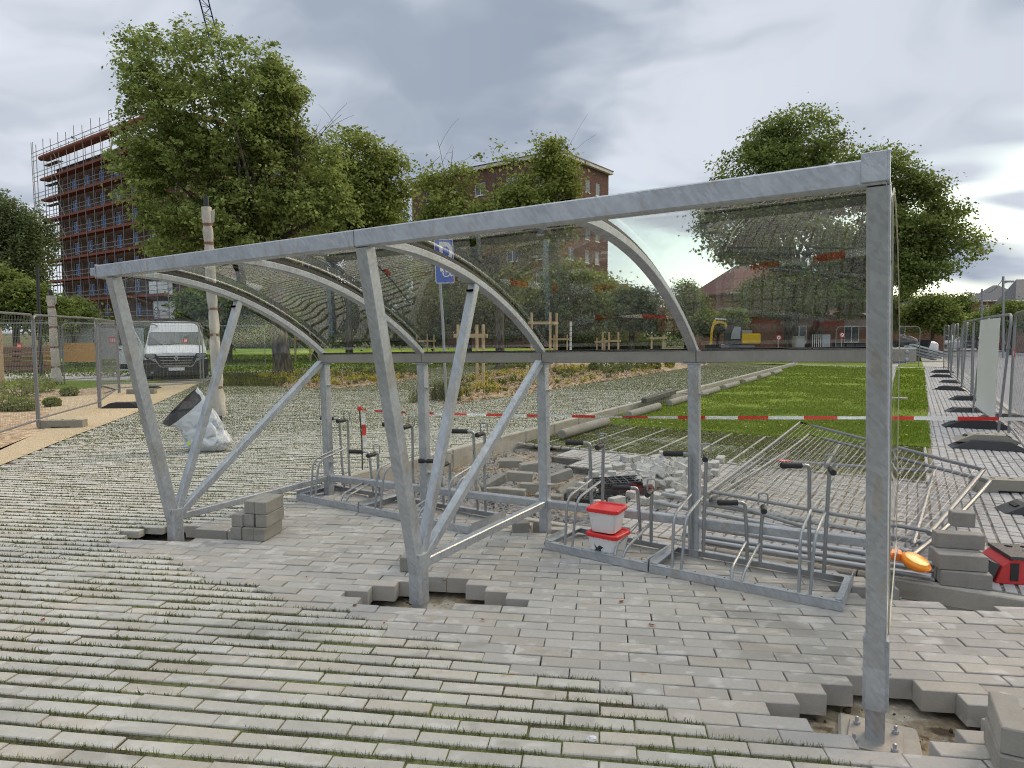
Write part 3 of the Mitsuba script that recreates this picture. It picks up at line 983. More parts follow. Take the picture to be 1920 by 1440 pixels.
for dz in (-0.025, 0.025):
    mb.lathe([(0, 0), (0.012, 0), (0.012, 0.008), (0, 0.010)], 6, S(-0.09, DEEP - 0.043, 1.556 + dz), RS @ rot([1, 0, 0], math.pi / 2))
part(shelter, 'beam_bolt', mb, GA)
for x0, x1 in ((0.043, 2.537), (2.623, 5.117)):
    part(shelter, 'base_rail', sbar(S(x0, DEEP, 0.298), S(x1, DEEP, 0.298), 0.066, 0.066, SU), GA, 25)
# panes: the curved roof, the back wall, the two ends
for k in range(4):
    ar = roof_arc(33, 0.052)
    xs = np.linspace(k * BAY + 0.014, (k + 1) * BAY - 0.014, 21)
    v = np.array([S(x, o, z) for x in xs for o, z in ar])
    w = 0.006 * (meshkit.fbm(v * 1.3, 2, 31 + k) - 0.5)
    v = v + np.outer(w, SU)
    i, j = np.meshgrid(np.arange(20), np.arange(32), indexing='ij')
    q = np.stack([i * 33 + j, (i + 1) * 33 + j, (i + 1) * 33 + j + 1, i * 33 + j + 1], -1).reshape(-1, 4)
    part(shelter, 'roof_pane', MB().add(v, q), 'roof_pane', True)
    a, b = k * BAY + 0.06, (k + 1) * BAY - 0.06
    part(shelter, 'back_pane', MB().quad(S(a, DEEP + 0.03, 0.36), S(b, DEEP + 0.03, 0.36), S(b, DEEP + 0.03, 1.495), S(a, DEEP + 0.03, 1.495)), 'clear_pane')
for x in (-0.046, 4 * BAY + 0.046):
    pl = [(0.06, 0.34), (DEEP - 0.05, 0.34), (DEEP - 0.05, 1.55)] + [(o, z) for o, z in roof_arc(12, -0.02)[1:-1]] + [(-0.34, 2.22)]
    v, f = trimesh.creation.triangulate_polygon(Polygon(pl), engine='earcut')
    part(shelter, 'end_pane', MB().add([S(x, o, z) for o, z in v], f), 'clear_pane')
    mb = MB()
    pp = [S(x, o, z) for o, z in pl]
    mb.sweep(pp + [pp[0]], sq(0.006, 0.006), SE)
    part(shelter, 'pane_edge', mb, 'glass_edge')

# ------------------------------------------------------------------ bicycle racks
def rack(name, label, p0, p1, stations, loops_back=True):
    p0, p1 = np.array([*p0, 0.0]), np.array([*p1, 0.0])
    L = np.linalg.norm(p1 - p0)
    ux = (p1 - p0) / L
    R = np.stack([ux, np.cross([0, 0, 1.0], ux), [0, 0, 1.0]], 1)
    P = lambda u, w, z: p0 + R @ np.array([u, w, z])  # noqa: E731
    t = thing(name, label, 'bicycle rack', 'bicycle racks standing loose under the shelter')
    dp = 0.53
    for w, s in ((0.0, 1), (dp, -1)):
        mb = MB().bar(P(0.0, w, 0.030), P(L, w, 0.030), 0.005, 0.052)
        mb.bar(P(0.0, w + s * 0.024, 0.0595), P(L, w + s * 0.024, 0.0595), 0.048, 0.005)
        rl = part(t, 'rail', mb, GA)
        mb = MB()
        for u in np.arange(0.12, L - 0.05, 0.2):
            mb.lathe([(0.006, 0.0), (0.006, 0.0012), (0, 0.0014)], 8, P(u, w + s * 0.03, 0.062))
        part(rl, 'hole', mb, 'rubber_black')
    for u, s in ((0.0025, 1), (L - 0.0025, -1)):
        mb = MB().bar(P(u, 0.003, 0.055), P(u, dp - 0.003, 0.055), 0.005, 0.085)
        mb.bar(P(u + s * 0.024, 0.02, 0.066), P(u + s * 0.024, dp - 0.02, 0.066), 0.044, 0.005)
        part(t, 'end_plate', mb, GA)
    vout = [R @ np.array([math.sin(q), -math.cos(q), 0.0]) for q in (math.radians(-52), math.radians(14))]
    for u, kind in stations:
        hi = kind == 'H'
        ht, gz, bz = (0.80, 0.495, 0.425) if hi else (0.485, 0.205, 0.125)
        for s, q in ((-1, 0), (1, 1)):
            x = u + s * 0.045
            pts = arcpts([P(x - s * 0.012, 0.028, 0.06), P(x - s * 0.002, 0.075, bz), P(x, 0.445, gz)], 0.09, 7)
            part(t, 'wheel_guide', MB().tube(pts, 0.0105, 8), 'tube_steel', 40)
            top = P(x + s * 0.018, 0.455, ht)
            tip = top + vout[q] * 0.075
            pts = arcpts([P(x, 0.495, 0.06), P(x + s * 0.006, 0.470, 0.3), top, tip], 0.035, 6)
            up = part(t, 'upright', MB().tube(pts, 0.0135, 8), 'tube_steel', 40)
            g0, g1 = top + vout[q] * 0.055, top + vout[q] * 0.20 + np.array([0, 0, 0.004])
            ring = [g0, g0 + (g1 - g0) * 0.02, g0 + (g1 - g0) * 0.1, (g0 + g1) / 2, g0 + (g1 - g0) * 0.97, g1]
            part(up, 'grip', MB().tube(ring, [0.017, 0.0215, 0.020, 0.0205, 0.0215, 0.018], 10), 'rubber_black', 40)
        x = u + 0.045
        lo = P(x + 0.02, 0.455, ht)
        lp = arcpts([lo + R @ np.array([-0.028, -0.03, 0.0]), lo + R @ np.array([-0.028, -0.03, 0.09]), lo + R @ np.array([0.028, -0.005, 0.09]), lo + R @ np.array([0.028, -0.005, 0.0])], 0.022, 5)
        part(t, 'lock_loop', MB().tube(lp, 0.006, 6), 'tube_steel', 40)
        zb = 0.26 if hi else 0.10
        part(t, 'tie_bar', MB().tube([P(u - 0.038, 0.06, zb), P(u + 0.038, 0.06, zb)], 0.006, 6), 'tube_steel', 40)
    return t


rack('bicycle_rack', 'two-place galvanised bicycle rack holding the stacked white tubs', (0.26, 5.19), (0.965, 4.675), ((0.20, 'H'), (0.63, 'L')))
rack('bicycle_rack', 'three-place galvanised bicycle rack at the right end, nearest the front corner post', (0.975, 4.668), (2.02, 3.99), ((0.19, 'H'), (0.60, 'L'), (1.02, 'H')))
rack('bicycle_rack', 'two-place galvanised bicycle rack at the far left end of the shelter', (-2.20, 6.76), (-1.465, 6.29), ((0.22, 'H'), (0.64, 'L')))
rack('bicycle_rack', 'three-place galvanised bicycle rack behind the middle front post', (-1.455, 6.283), (-0.34, 5.57), ((0.22, 'H'), (0.68, 'L'), (1.08, 'H')))


# ------------------------------------------------------------------ tubs
def tub(x, y, z, yaw, label, s=1.0, mark=False):
    t = thing('plastic_tub', label, 'tub', 'white plastic tubs stacked in the rack')
    R = rotz(yaw)
    w0, w1, h = 0.185 * s, 0.228 * s, 0.175 * s

    def ringz(w, zz, r=0.03):
        p = sbox(-w / 2 + r, -w / 2 + r, w / 2 - r, w / 2 - r).buffer(r, quad_segs=4)
        c = np.array(p.exterior.coords)[:-1]
        return np.c_[c, np.full(len(c), zz)]
    rings = [ringz(w0 * 0.96, 0.0), ringz(w0, 0.004), ringz(w1, h * 0.86), ringz(w1 + 0.016, h * 0.87), ringz(w1 + 0.016, h)]
    m = len(rings[0])
    v = np.vstack(rings)
    i, j = np.meshgrid(np.arange(4), np.arange(m), indexing='ij')
    q = np.stack([i * m + j, i * m + (j + 1) % m, (i + 1) * m + (j + 1) % m, (i + 1) * m + j], -1).reshape(-1, 4)
    part(t, 'bucket', MB().add(v @ R.T + [x, y, z], q), 'white_plastic', 35)
    rings = [ringz(w1 + 0.026, h - 0.018, 0.035), ringz(w1 + 0.026, h + 0.006, 0.035), ringz(w1 + 0.018, h + 0.011, 0.035), ringz(w1 - 0.02, h + 0.010), ringz(w1 - 0.03, h + 0.002), ringz(0.02, h + 0.003, 0.009)]
    v = np.vstack(rings)
    i, j = np.meshgrid(np.arange(5), np.arange(m), indexing='ij')
    q = np.stack([i * m + j, i * m + (j + 1) % m, (i + 1) * m + (j + 1) % m, (i + 1) * m + j], -1).reshape(-1, 4)
    mb = MB().add(v, q)
    mb.add(rings[-1], np.array([[0, k, k + 1] for k in range(1, m - 1)]))
    mb.xf(R, (x, y, z))
    part(t, 'lid', mb, 'red_plastic', 35, label='bright red snap-on lid')
    if mark:   # the dark printed motif, a leaping animal's rough outline, on the face towards the viewer
        pg = Polygon([(-0.055, -0.03), (-0.03, 0.0), (-0.045, 0.035), (-0.02, 0.008), (0.0, 0.03), (0.035, 0.018), (0.012, 0.0), (0.018, -0.03), (-0.005, -0.012), (-0.03, -0.04)])
        mb = MB().extrude(pg, 0.0012, R @ rot([1, 0, 0], math.pi / 2 + 0.10), np.array([x, y, z]) + R @ np.array([-0.015, -(w0 + w1) / 4 - 0.002, h * 0.42]))
        part(t, 'print', mb, 'dark_paint')
    return t


tub(0.735, 5.04, 0.0, -0.62, 'lower white plastic tub with a dark print, under the other tub', 1.06, True)
tub(0.725, 5.05, 0.198, -0.52, 'upper white plastic tub with a red lid on top of the stack', 1.0)


# ------------------------------------------------------------------ loose paving blocks and the cobble heap
blk_mesh = MB().cbox((0, 0, 0), (0.298, 0.098, 0.104), 0.005).mesh()
blk_ply = mikit.ply(blk_mesh, 'block_grey')
half_ply = mikit.ply(MB().cbox((0, 0, 0), (0.145, 0.098, 0.104), 0.005).mesh(), 'block_grey')


def block(label, c, R, group=None, half=False):
    k = thing('paving_block', label, 'paving block', group)
    scene[k] = {**(half_ply if half else blk_ply), 'to_world': T(mat4(R, c))}


yl = math.atan2(0.36, 0.06)
base = np.array([-2.33, 5.43])
al, ac = np.array([math.cos(yl), math.sin(yl)]), np.array([math.sin(yl), -math.cos(yl)])
names = {(0, 0): 'bottom left paving block', (1, 0): 'bottom middle paving block', (2, 0): 'bottom right paving block', (0, 1): 'second-layer left paving block', (1, 1): 'second-layer middle paving block',
         (2, 1): 'second-layer right paving block', (1, 2): 'top left paving block', (2, 2): 'top right paving block'}
for (i, lay), nm in names.items():
    c = base + ac * (0.062 + i * 0.101 + rng.normal(0, 0.003)) + al * (0.155 + (0.02 if lay == 1 else 0.035 if lay == 2 else 0) + rng.normal(0, 0.006))
    block(f'{nm} of the neat stack beside the left front post', (c[0], c[1], 0.053 + lay * 0.1055), rotz(yl + rng.normal(0, 0.012)), 'blocks of the stack beside the left front post')
# the stack cut by the picture's lower right corner
yr = math.atan2(0.31, 0.16)
for nm, dx, dy, z in (('lower left', 0.0, 0.0, 0.053), ('lower right', 0.115, -0.055, 0.053), ('upper left', 0.012, 0.01, 0.159), ('upper right', 0.135, -0.055, 0.159)):
    block(f'{nm} paving block of the stack in the near right corner', (1.955 + dx, 2.545 + dy, z), rotz(yr + rng.normal(0, 0.02)), 'blocks stacked in the near right corner')
block('single paving block standing on the paving behind the middle front post', (-0.735, 4.83, 0.053), rotz(1.45), None, False)
block('single short paving block beside the middle back post', (0.075, 5.68, 0.03), rotz(0.1), None, True)
for lb, px, py, z, yaw in (('bottom', 1808, 1084, 0.053, -0.36), ('second', 1801, 1052, 0.160, -0.22), ('third', 1796, 1012, 0.266, -0.24)):
    p = G(px, py, z)
    block(f'{lb} long paving block of the pile beside the lamp and red foot', p, rotz(yaw), 'blocks piled beside the orange lamp')
    if lb != 'third':
        q = p + np.array([0.03, 0.108, 0.0])
        block(f'{lb} paving block at the rear of the pile beside the lamp and red foot', q, rotz(yaw + 0.06), 'blocks piled beside the orange lamp')
p = G(1803, 972, 0.372)
block('short paving block on top of the pile beside the lamp and red foot', p, rotz(-0.3), 'blocks piled beside the orange lamp', True)
# tumbled kerb blocks behind the middle back post
for lb, px, py, z, yaw, rx, ry in (('leaning', 925, 905, 0.02, 0.5, 0.2, -0.42), ('low left', 960, 925, -0.03, -0.25, 0, 0.02), ('upper', 998, 875, 0.14, 0.3, 0.1, -0.08), ('pale rear', 958, 868, 0.06, 0.0, 0.3, 0.0),
                                   ('middle', 975, 893, 0.06, -0.1, 0.05, 0.05), ('lower middle', 1000, 915, -0.01, -0.3, 0, 0), ('right', 1050, 893, 0.04, 0.3, 0.0, -0.25), ('tilted right', 1065, 918, 0.0, 0.9, 0.5, -0.3),
                                   ('front right', 1090, 925, 0.0, -0.35, 0, 0), ('flat front', 935, 922, -0.06, 0.1, 0, 0), ('buried', 1030, 935, -0.04, -0.4, 0.1, 0.0)):
    p = G(px, py, z)
    block(f'{lb} paving block of the tumbled heap behind the middle back post', p, rotz(yaw) @ rot([1, 0, 0], rx) @ rot([0, 1, 0], ry), 'blocks of the tumbled heap')
cob = mikit.ply(MB().cbox((0, 0, 0), (0.10, 0.098, 0.075), 0.005).mesh(), 'cobble_loose')
cob2 = mikit.ply(MB().cbox((0, 0, 0), (0.155, 0.098, 0.075), 0.005).mesh(), 'cobble_loose')
hc = W(4.2, 2.35)
for k in range(180):
    r, an = abs(rng.normal(0, 0.5)), rng.uniform(0, 2 * math.pi)
    da, db = r * math.cos(an) * 1.45, r * math.sin(an) * 0.85
    p = hc + N0 * da + E0 * (db + da * 0.05)
    lim = max(0.03, 0.20 - 0.18 * math.hypot(da / 1.25, db / 0.65))
    z = 0.038 + rng.uniform(0, 1) ** 0.8 * (lim - 0.03)
    tl = 0.5 if z > 0.06 else 0.06
    key = thing('cobble_block', 'small pale concrete block lying in the loose heap behind the shelter', 'concrete block', 'small blocks of the loose heap')
    scene[key] = {**(cob if rng.random() < 0.75 else cob2), 'to_world': T(mat4(rotz(rng.uniform(0, 6.28)) @ rot([1, 0, 0], rng.normal(0, tl)) @ rot([0, 1, 0], rng.normal(0, tl)), (p[0], p[1], z)))}
# black plastic grid pieces before the heap
for lb, px, py, z, yaw, rx in (('upper', 1158, 903, 0.12, 0.25, 0.12), ('lower', 1172, 918, 0.05, 0.05, -0.05), ('front', 1130, 935, 0.0, -0.3, 0.1)):
    c = G(px, py, z)
    R = rotz(yaw) @ rot([1, 0, 0], rx)
    t = thing('plastic_grid', f'{lb} black plastic paving grid lying before the heap of small blocks', 'plastic grid', 'black plastic grids before the heap')
    mb = MB()
    for a in np.linspace(-0.26, 0.26, 7):
        mb.box((a, 0, 0), (0.012, 0.2, 0.05))
    part(t, 'long_wall', mb.xf(R, c), 'plastic_black')
    mb = MB()
    for b in (-0.1, -0.033, 0.033, 0.1):
        mb.box((0, b, 0.002), (0.53, 0.012, 0.046))
    part(t, 'cross_wall', mb.xf(R, c), 'plastic_black')


# ------------------------------------------------------------------ fence panels, feet, tape
def wire_grid(mb, P, w, h, dv=0.045, dh=0.28, r=0.0021, z0=0.14, sag=None):
    """Wires of a site fence panel; P(u, z) -> world point."""
    def wire(p, q):
        t = q - p
        L = np.linalg.norm(t)
        t = t / L
        a = np.cross(t, [0.31, 0.42, 0.85])
        a /= np.linalg.norm(a)
        b = np.cross(t, a)
        v = []
        for e in (p, q):
            for k in range(3):
                an = k * 2.0944
                v.append(e + r * (math.cos(an) * a + math.sin(an) * b))
        mb.add(v, [[0, 1, 4], [0, 4, 3], [1, 2, 5], [1, 5, 4], [2, 0, 3], [2, 3, 5]])
    for u in np.arange(0.06, w - 0.03, dv):
        if sag is None:
            wire(P(u, z0), P(u, h - 0.03))
        else:
            zz = np.linspace(z0, h - 0.03, 5)
            for a, b in zip(zz[:-1], zz[1:]):
                wire(P(u, a), P(u, b))
    for z in np.arange(z0 + 0.08, h - 0.05, dh):
        uu = np.linspace(0.03, w - 0.03, 7)
        for a, b in zip(uu[:-1], uu[1:]):
            wire(P(a, z), P(b, z))


def fence_panel(label, p0, p1, h=2.0, lean=0.0, group='site fence panels', fine=True, tube_r=0.021, dv=0.06, plate=None):
    p0, p1 = np.array([p0[0], p0[1], 0.02]), np.array([p1[0], p1[1], 0.02])
    L = np.linalg.norm(p1 - p0)
    ux = (p1 - p0) / L
    nz = np.array([-ux[1], ux[0], 0])
    up = np.array([0, 0, 1.0]) * math.cos(lean) + nz * math.sin(lean)
    P = lambda u, z: p0 + ux * u + up * z  # noqa: E731
    t = thing('site_fence', label, 'site fence', group)
    part(t, 'frame', MB().tube(arcpts([P(0, 0), P(0, h), P(L, h), P(L, 0)], 0.22, 7), tube_r, 8), 'fence_steel', 40)
    part(t, 'bottom_rail', MB().tube([P(0, 0.14), P(L, 0.14)], tube_r * 0.8, 8), 'fence_steel', 40)
    mb = MB()
    wire_grid(mb, P, L, h, dv=dv, r=0.0017 if fine else 0.0024)
    part(t, 'wire_mesh', mb, 'wire', kind='stuff', label='wire mesh of the panel')
    part(t, 'coupler', MB().box(P(0.0, h * 0.72), (0.075, 0.05, 0.06), rotz(math.atan2(ux[1], ux[0]))), 'fence_steel')
    if plate:
        u, z, w_, h_ = plate
        pk = part(t, 'red_plate', MB().box(P(u, z), (w_, 0.012, h_), rotz(math.atan2(ux[1], ux[0]))), 'sign_red')
        c = P(u, z)
        Rp = np.stack([ux, up, np.cross(ux, up)], 1)
        for s in (1, -1):
            mb = MB()
            for k in (-1, 0, 1):
                mb.box(c + ux * k * w_ * 0.24 + np.cross(ux, up) * s * 0.0075, (w_ * 0.14, h_ * 0.5, 0.002), Rp)
            part(pk, 'figures', mb, 'sign_white')
    return t


def rubber_foot(label, x, y, yaw, mat='plastic_black', z=0.0, s=1.0, group='fence feet', tilt=0.0):
    t = thing('fence_weight', label, 'fence foot', group)
    prof = Polygon([(-0.36, 0), (0.36, 0), (0.30, 0.035), (0.17, 0.10), (-0.17, 0.10), (-0.30, 0.035)])
    R = rotz(yaw) @ rot([1, 0, 0], math.pi / 2 + tilt)
    part(t, 'body', MB().extrude(prof, 0.24 * s, R @ np.diag([s, s, 1]), np.array([x, y, z]) + rotz(yaw) @ np.array([0, 0.12 * s, 0])), mat)
    mb = MB()
    for u in (-0.10, 0, 0.10):
        mb.lathe([(0.024, 0), (0.024, 0.003), (0, 0.0035)], 10, np.array([x, y, z]) + rotz(yaw) @ np.array([u * s, 0, 0.1 * s]))
    for u in (-0.24, 0.24):
        mb.box(np.array([x, y, z]) + rotz(yaw) @ np.array([u * s, 0, 0.074 * s]), (0.04, 0.13, 0.012), rotz(yaw) @ rot([0, 1, 0], math.copysign(0.46, u)))
    part(t, 'socket', mb, 'rubber_black', kind='stuff')
    return t


def concrete_foot(label, x, y, yaw, z=0.0, group='fence feet'):
    t = thing('fence_weight', label, 'fence foot', group)
    R = rotz(yaw)
    pg = sbox(-0.37, 0, 0.37, 0.14).difference(sbox(-0.16, -0.01, 0.16, 0.025))
    part(t, 'body', MB().extrude(pg, 0.20, R @ rot([1, 0, 0], math.pi / 2), np.array([x, y, z]) + R @ np.array([0, 0.1, 0])), 'foot_concrete')
    mb = MB()
    for u in (-0.18, 0.0, 0.18):
        mb.lathe([(0.026, 0), (0.026, 0.003), (0, 0.0035)], 10, np.array([x, y, z + 0.14]) + R @ np.array([u, 0, 0]))
    part(t, 'socket', mb, 'rubber_black', kind='stuff')
    return t


GL = 'site fence panels along the sandy path'
fp = [(-7.45, 8.6), (-8.42, 11.9), (-9.25, 15.05), (-11.05, 18.9), (-9.95, 20.75)]
fence_panel('nearest fence panel, cut by the left edge of the photo', fp[0], fp[1], group=GL)
fence_panel('second fence panel along the sandy path, in front of the wrapped left lamp post', (-8.52, 12.0), fp[2], group=GL)
fence_panel('third fence panel along the sandy path, left of the leaning front post', (-9.32, 15.1), (-11.0, 18.75), group=GL)
fence_panel('fourth fence panel, standing across the path in front of the white van', (-11.05, 18.9), (-9.62, 20.95), group=GL, dv=0.10, plate=(1.95, 1.45, 0.12, 0.12))
fence_panel('fence panel overlapping another before the white van', (-12.55, 20.5), (-9.85, 21.25), group=GL, dv=0.12)
fence_panel('fence panel of the rear row behind the left bed, nearest the left edge', (-17.3, 22.6), (-14.9, 22.2), group=GL, fine=False, plate=(0.9, 1.25, 0.18, 0.18))
fence_panel('fence panel of the rear row behind the wrapped left lamp post', (-14.8, 22.2), (-13.3, 25.4), group=GL, fine=False)
fence_panel('fence panel of the rear row, before the white hoarding', (-18.6, 30.5), (-15.2, 31.2), group=GL, fine=False, plate=(0.5, 1.35, 0.3, 0.3))
fence_panel('fence panel of the rear row, right of the plywood board before the hoarding', (-15.1, 31.2), (-11.7, 31.9), group=GL, fine=False, plate=(1.2, 1.4, 0.3, 0.3))
concrete_foot('grey concrete fence foot on the sandy path, nearest on the left', -8.10, 12.05, 0.15)
rubber_foot('black rubber fence foot on the sandy path under the second panel', -8.85, 15.25, 0.12, s=1.25)
concrete_foot('grey concrete fence foot on the sandy path, partly behind the leaning front post', -10.35, 18.75, 0.1)
rubber_foot('black rubber fence foot before the white van', -11.2, 20.6, 0.1, s=1.1)

GR = 'site fence panels along the street'
rf = [(1.6, -1.42), (5.05, -1.45), (8.4, -1.40), (10.60, -1.52), (13.7, -1.44), (17.0, -1.40), (20.3, -1.46), (23.7, -1.40), (27.1, -1.46), (30.5, -1.42), (34.0, -1.46), (37.4, -1.42)]
fence_panel('nearest street fence panel, cut by the right edge of the photo', W(7.3, -1.42), W(10.58, -1.53), group=GR, dv=0.10, plate=(3.05, 1.35, 0.10, 0.14))
fence_panel('second street fence panel, leaning, covered by white netting', W(10.72, -1.40), W(14.0, -1.25), lean=-0.05, group=GR, dv=0.15)
fence_panel('third street fence panel with a green coupler', W(14.1, -1.5), W(17.3, -1.42), group=GR, lean=0.02, dv=0.15)
for k, nm in enumerate(('fourth', 'fifth', 'sixth', 'seventh', 'eighth')):
    fence_panel(f'{nm} street fence panel counted from the right edge of the photo', W(17.4 + 3.4 * k, -1.46 + 0.05 * (k % 2)), W(20.7 + 3.4 * k, -1.40 - 0.05 * (k % 2)), lean=0.03 * (-1) ** k, group=GR, fine=True, dv=0.17)
fence_panel('site fence panel across the far end of the pavement', W(36.2, 3.4), W(36.3, -0.4), group=GR, fine=True, dv=0.17)
# white netting on the second panel: a creased sheet hung on the mesh
nu, nz_ = 26, 18
vv = []
for u in np.linspace(0.0, 1, nu):
    for z in np.linspace(0, 1, nz_):
        p = W(10.76 + 2.5 * u, -1.39 + 0.11 * u, 0.2 + 1.76 * z) + N0 * 0.02
        vv.append(p + E0 * (0.035 + 0.05 * (meshkit.fbm(np.array([u * 3.1, z * 1.7, 0.4]), 3, 9) - 0.5)))
i, j = np.meshgrid(np.arange(nu - 1), np.arange(nz_ - 1), indexing='ij')
q = np.stack([i * nz_ + j, (i + 1) * nz_ + j, (i + 1) * nz_ + j + 1, i * nz_ + j + 1], -1).reshape(-1, 4)
whole('netting', MB().add(vv, q), 'white_plastic', 'white woven netting hung on the second street fence panel', 'netting', smooth=True)
rubber_foot('stacked upper rubber fence foot, dusty grey, below the nearest street fence', *W(8.75, -1.08)[:2], YAW_E + math.pi + 0.2, 'foot_concrete', 0.10, 1.15)
rubber_foot('lower black rubber fence foot under the dusty grey one', *W(8.7, -1.10)[:2], YAW_E + 0.15, 'plastic_dark', 0.0, 1.35)
rubber_foot('flat black rubber fence foot by the white netting', *W(11.3, -1.15)[:2], YAW_E + 0.1, 'plastic_black', 0.0, 1.5)
rubber_foot('black rubber fence foot behind the white netting by the road', *W(13.0, -1.7)[:2], YAW_E + 0.1, 'plastic_dark', 0.0, 1.2)
for k, (a, b, nm) in enumerate(((14.1, -1.2, 'third'), (17.0, -1.25, 'fourth'), (20.3, -1.2, 'fifth'), (23.8, -1.2, 'sixth'), (27.3, -1.15, 'seventh'), (31.0, -1.2, 'eighth'))):
    rubber_foot(f'black rubber fence foot at the near end of the {nm} street panel', *W(a + 0.3 * math.sin(7.0 * k), b + 0.12 * math.sin(3.0 * k + 1))[:2], YAW_E + 0.4 * math.sin(5.0 * k + 2), 'plastic_black' if k % 3 else 'plastic_dark', 0.0, 1.0 + 0.12 * (k % 3))
concrete_foot('pale concrete fence foot lying on the pavement at the right edge of the photo', *W(5.55, -1.05)[:2], -0.22, 0.0)
rubber_foot('black fence foot at the right edge, before the pale concrete one', *W(4.62, -1.20)[:2], -0.25, 'plastic_dark', 0.0, 1.0)
# red and black holed foot beside the block pile
t = thing('fence_weight', 'red plastic fence foot with a black holed top, at the right edge of the photo', 'fence foot')
c, yw = np.array([3.62, 4.56, 0.0]), -0.2
R = rotz(yw)
pg = Polygon([(-0.30, 0), (0.32, 0), (0.32, 0.17), (-0.20, 0.17), (-0.26, 0.12)])
part(t, 'body', MB().extrude(pg, 0.30, R @ rot([1, 0, 0], math.pi / 2), c + R @ np.array([0, 0.15, 0])), 'red_foot')
top = sbox(-0.22, -0.16, 0.33, 0.16)
for u, v in ((-0.12, 0.09), (-0.02, 0.09), (0.08, 0.09), (0.18, 0.09), (-0.05, -0.01), (0.1, -0.01), (0.2, -0.01)):
    top = top.difference(sbox(u - 0.03, v - 0.012, u + 0.03, v + 0.012) if v < 0.05 else Point(u, v).buffer(0.026))
part(t, 'holed_top', MB().extrude(top, 0.02, R, c + np.array([0, 0, 0.172])), 'plastic_dark')
part(t, 'slot', MB().box(c + R @ np.array([-0.19, -0.152, 0.085]), (0.05, 0.006, 0.12), R), 'rubber_black')
part(t, 'side', MB().box(c + R @ np.array([-0.325, 0.0, 0.07]), (0.06, 0.28, 0.14), R @ rot([0, 1, 0], 0.35)), 'plastic_dark')

# fallen fence panels behind the shelter
GF = 'fence panels lying behind the shelter'


def fallen(label, c00, c10, c11, c01, bend=0.0, plate=False, seed=0):
    c = [np.asarray(q, float) for q in (c00, c10, c11, c01)]
    w = np.linalg.norm(c[1] - c[0])
    h = np.linalg.norm(c[3] - c[0])

    def P(u, z):
        u, z = u / w, z / h
        p = c[0] * (1 - u) * (1 - z) + c[1] * u * (1 - z) + c[2] * u * z + c[3] * (1 - u) * z
        return p + np.array([0, 0, -bend * 4 * z * (1 - z) * (0.4 + 0.6 * math.sin(3.14 * u))])
    t = thing('site_fence', label, 'site fence', GF)
    zz = np.linspace(0, h, 9)
    pts = [P(0, z) for z in zz[:-1]] + [P(0, h)] + [P(u, h) for u in np.linspace(0, w, 9)[1:]] + [P(w, z) for z in zz[::-1][1:]]
    pts = [pts[0]] + pts[1:-1] + [pts[-1]]
    part(t, 'frame', MB().tube(pts, 0.021, 8), 'fence_steel', 40)
    part(t, 'bottom_rail', MB().tube([P(u, 0.12) for u in np.linspace(0, w, 7)], 0.017, 8), 'fence_steel', 40)
    mb = MB()
    wire_grid(mb, P, w, h, dv=0.055, dh=0.24, r=0.0017, z0=0.1, sag=True)
    part(t, 'wire_mesh', mb, 'wire', kind='stuff', label='wire mesh of the fallen panel')
    if plate:
        u = w * 0.16
        pk = part(t, 'red_plate', MB().box(P(u, h - 0.06) + [0, 0, 0.02], (0.13, 0.10, 0.006), rotz(-0.2)), 'sign_red')
        mb = MB()
        for k in (-1, 0, 1):
            mb.box(P(u, h - 0.06) + [k * 0.03, 0.006 * k, 0.0245], (0.016, 0.05, 0.002), rotz(-0.2))
        part(pk, 'figures', mb, 'sign_white')


fallen('lowest fallen fence panel with a small red plate on its far rail', G(1300, 948, 0.10), G(1712, 1022, 0.08), G(1752, 884, 0.12), G(1425, 862, 0.10), plate=True)
fallen('middle fallen fence panel, its left end bent down', G(1323, 938, 0.16), G(1700, 1050, 0.10), G(1856, 903, 0.22), G(1517, 815, 0.18), bend=0.10)
fallen('topmost fallen fence panel, its far corner under the barrier tape', G(1325, 926, 0.22), G(1742, 1000, 0.18), G(1844, 881, 0.30), G(1500, 792, 0.28), bend=0.02)
# steel poles lying along the back rail
for lb, p, q, z0, z1 in (('first', (1242, 926), (1800, 1030), 0.12, 0.07), ('second', (1226, 941), (1710, 1035), 0.09, 0.07), ('third', (1292, 985), (1782, 1062), 0.06, 0.10), ('fourth', (1280, 1000), (1795, 1076), 0.05, 0.05), ('fifth', (1300, 1012), (1745, 1082), 0.05, 0.04)):
    a, b = G(*p, z0), G(*q, z1)
    k = thing('steel_pole', f'{lb} grey steel pole lying along the rear kerb, counted from the back', 'steel pole', 'poles lying behind the shelter')
    scene[k] = mikit.ply(MB().tube([a, b], 0.022, 10).mesh(), 'tube_steel', smooth=40)
# orange warning lamp on its side
t = thing('warning_lamp', 'orange round warning lamp lying on its side beside the block pile', 'warning lamp')
c = G(1716, 1054, 0.16)
ax = np.array([0.86, -0.40, -0.30])
ax /= np.linalg.norm(ax)
nn = np.array([0.22, -0.30, 0.93])
nn -= ax * (nn @ ax)
nn /= np.linalg.norm(nn)
R = np.stack([ax, np.cross(nn, ax), nn], 1)
part(t, 'lens', MB().lathe([(0, -0.034), (0.075, -0.030), (0.092, -0.012), (0.092, 0.012), (0.075, 0.030), (0.05, 0.034), (0, 0.036)], 28, c, R), 'orange_lens', 25)
part(t, 'rim', MB().lathe([(0.090, -0.006), (0.098, -0.006), (0.098, 0.006), (0.090, 0.006)], 28, c, R), 'orange_plastic', 30)
part(t, 'neck', MB().bar(c - ax * 0.09, c - ax * 0.125, 0.075, 0.06, nn, 0.006), 'orange_plastic')
part(t, 'battery_box', MB().bar(c - ax * 0.125, c - ax * 0.27, 0.13, 0.085, nn, 0.008), 'zinc_white')
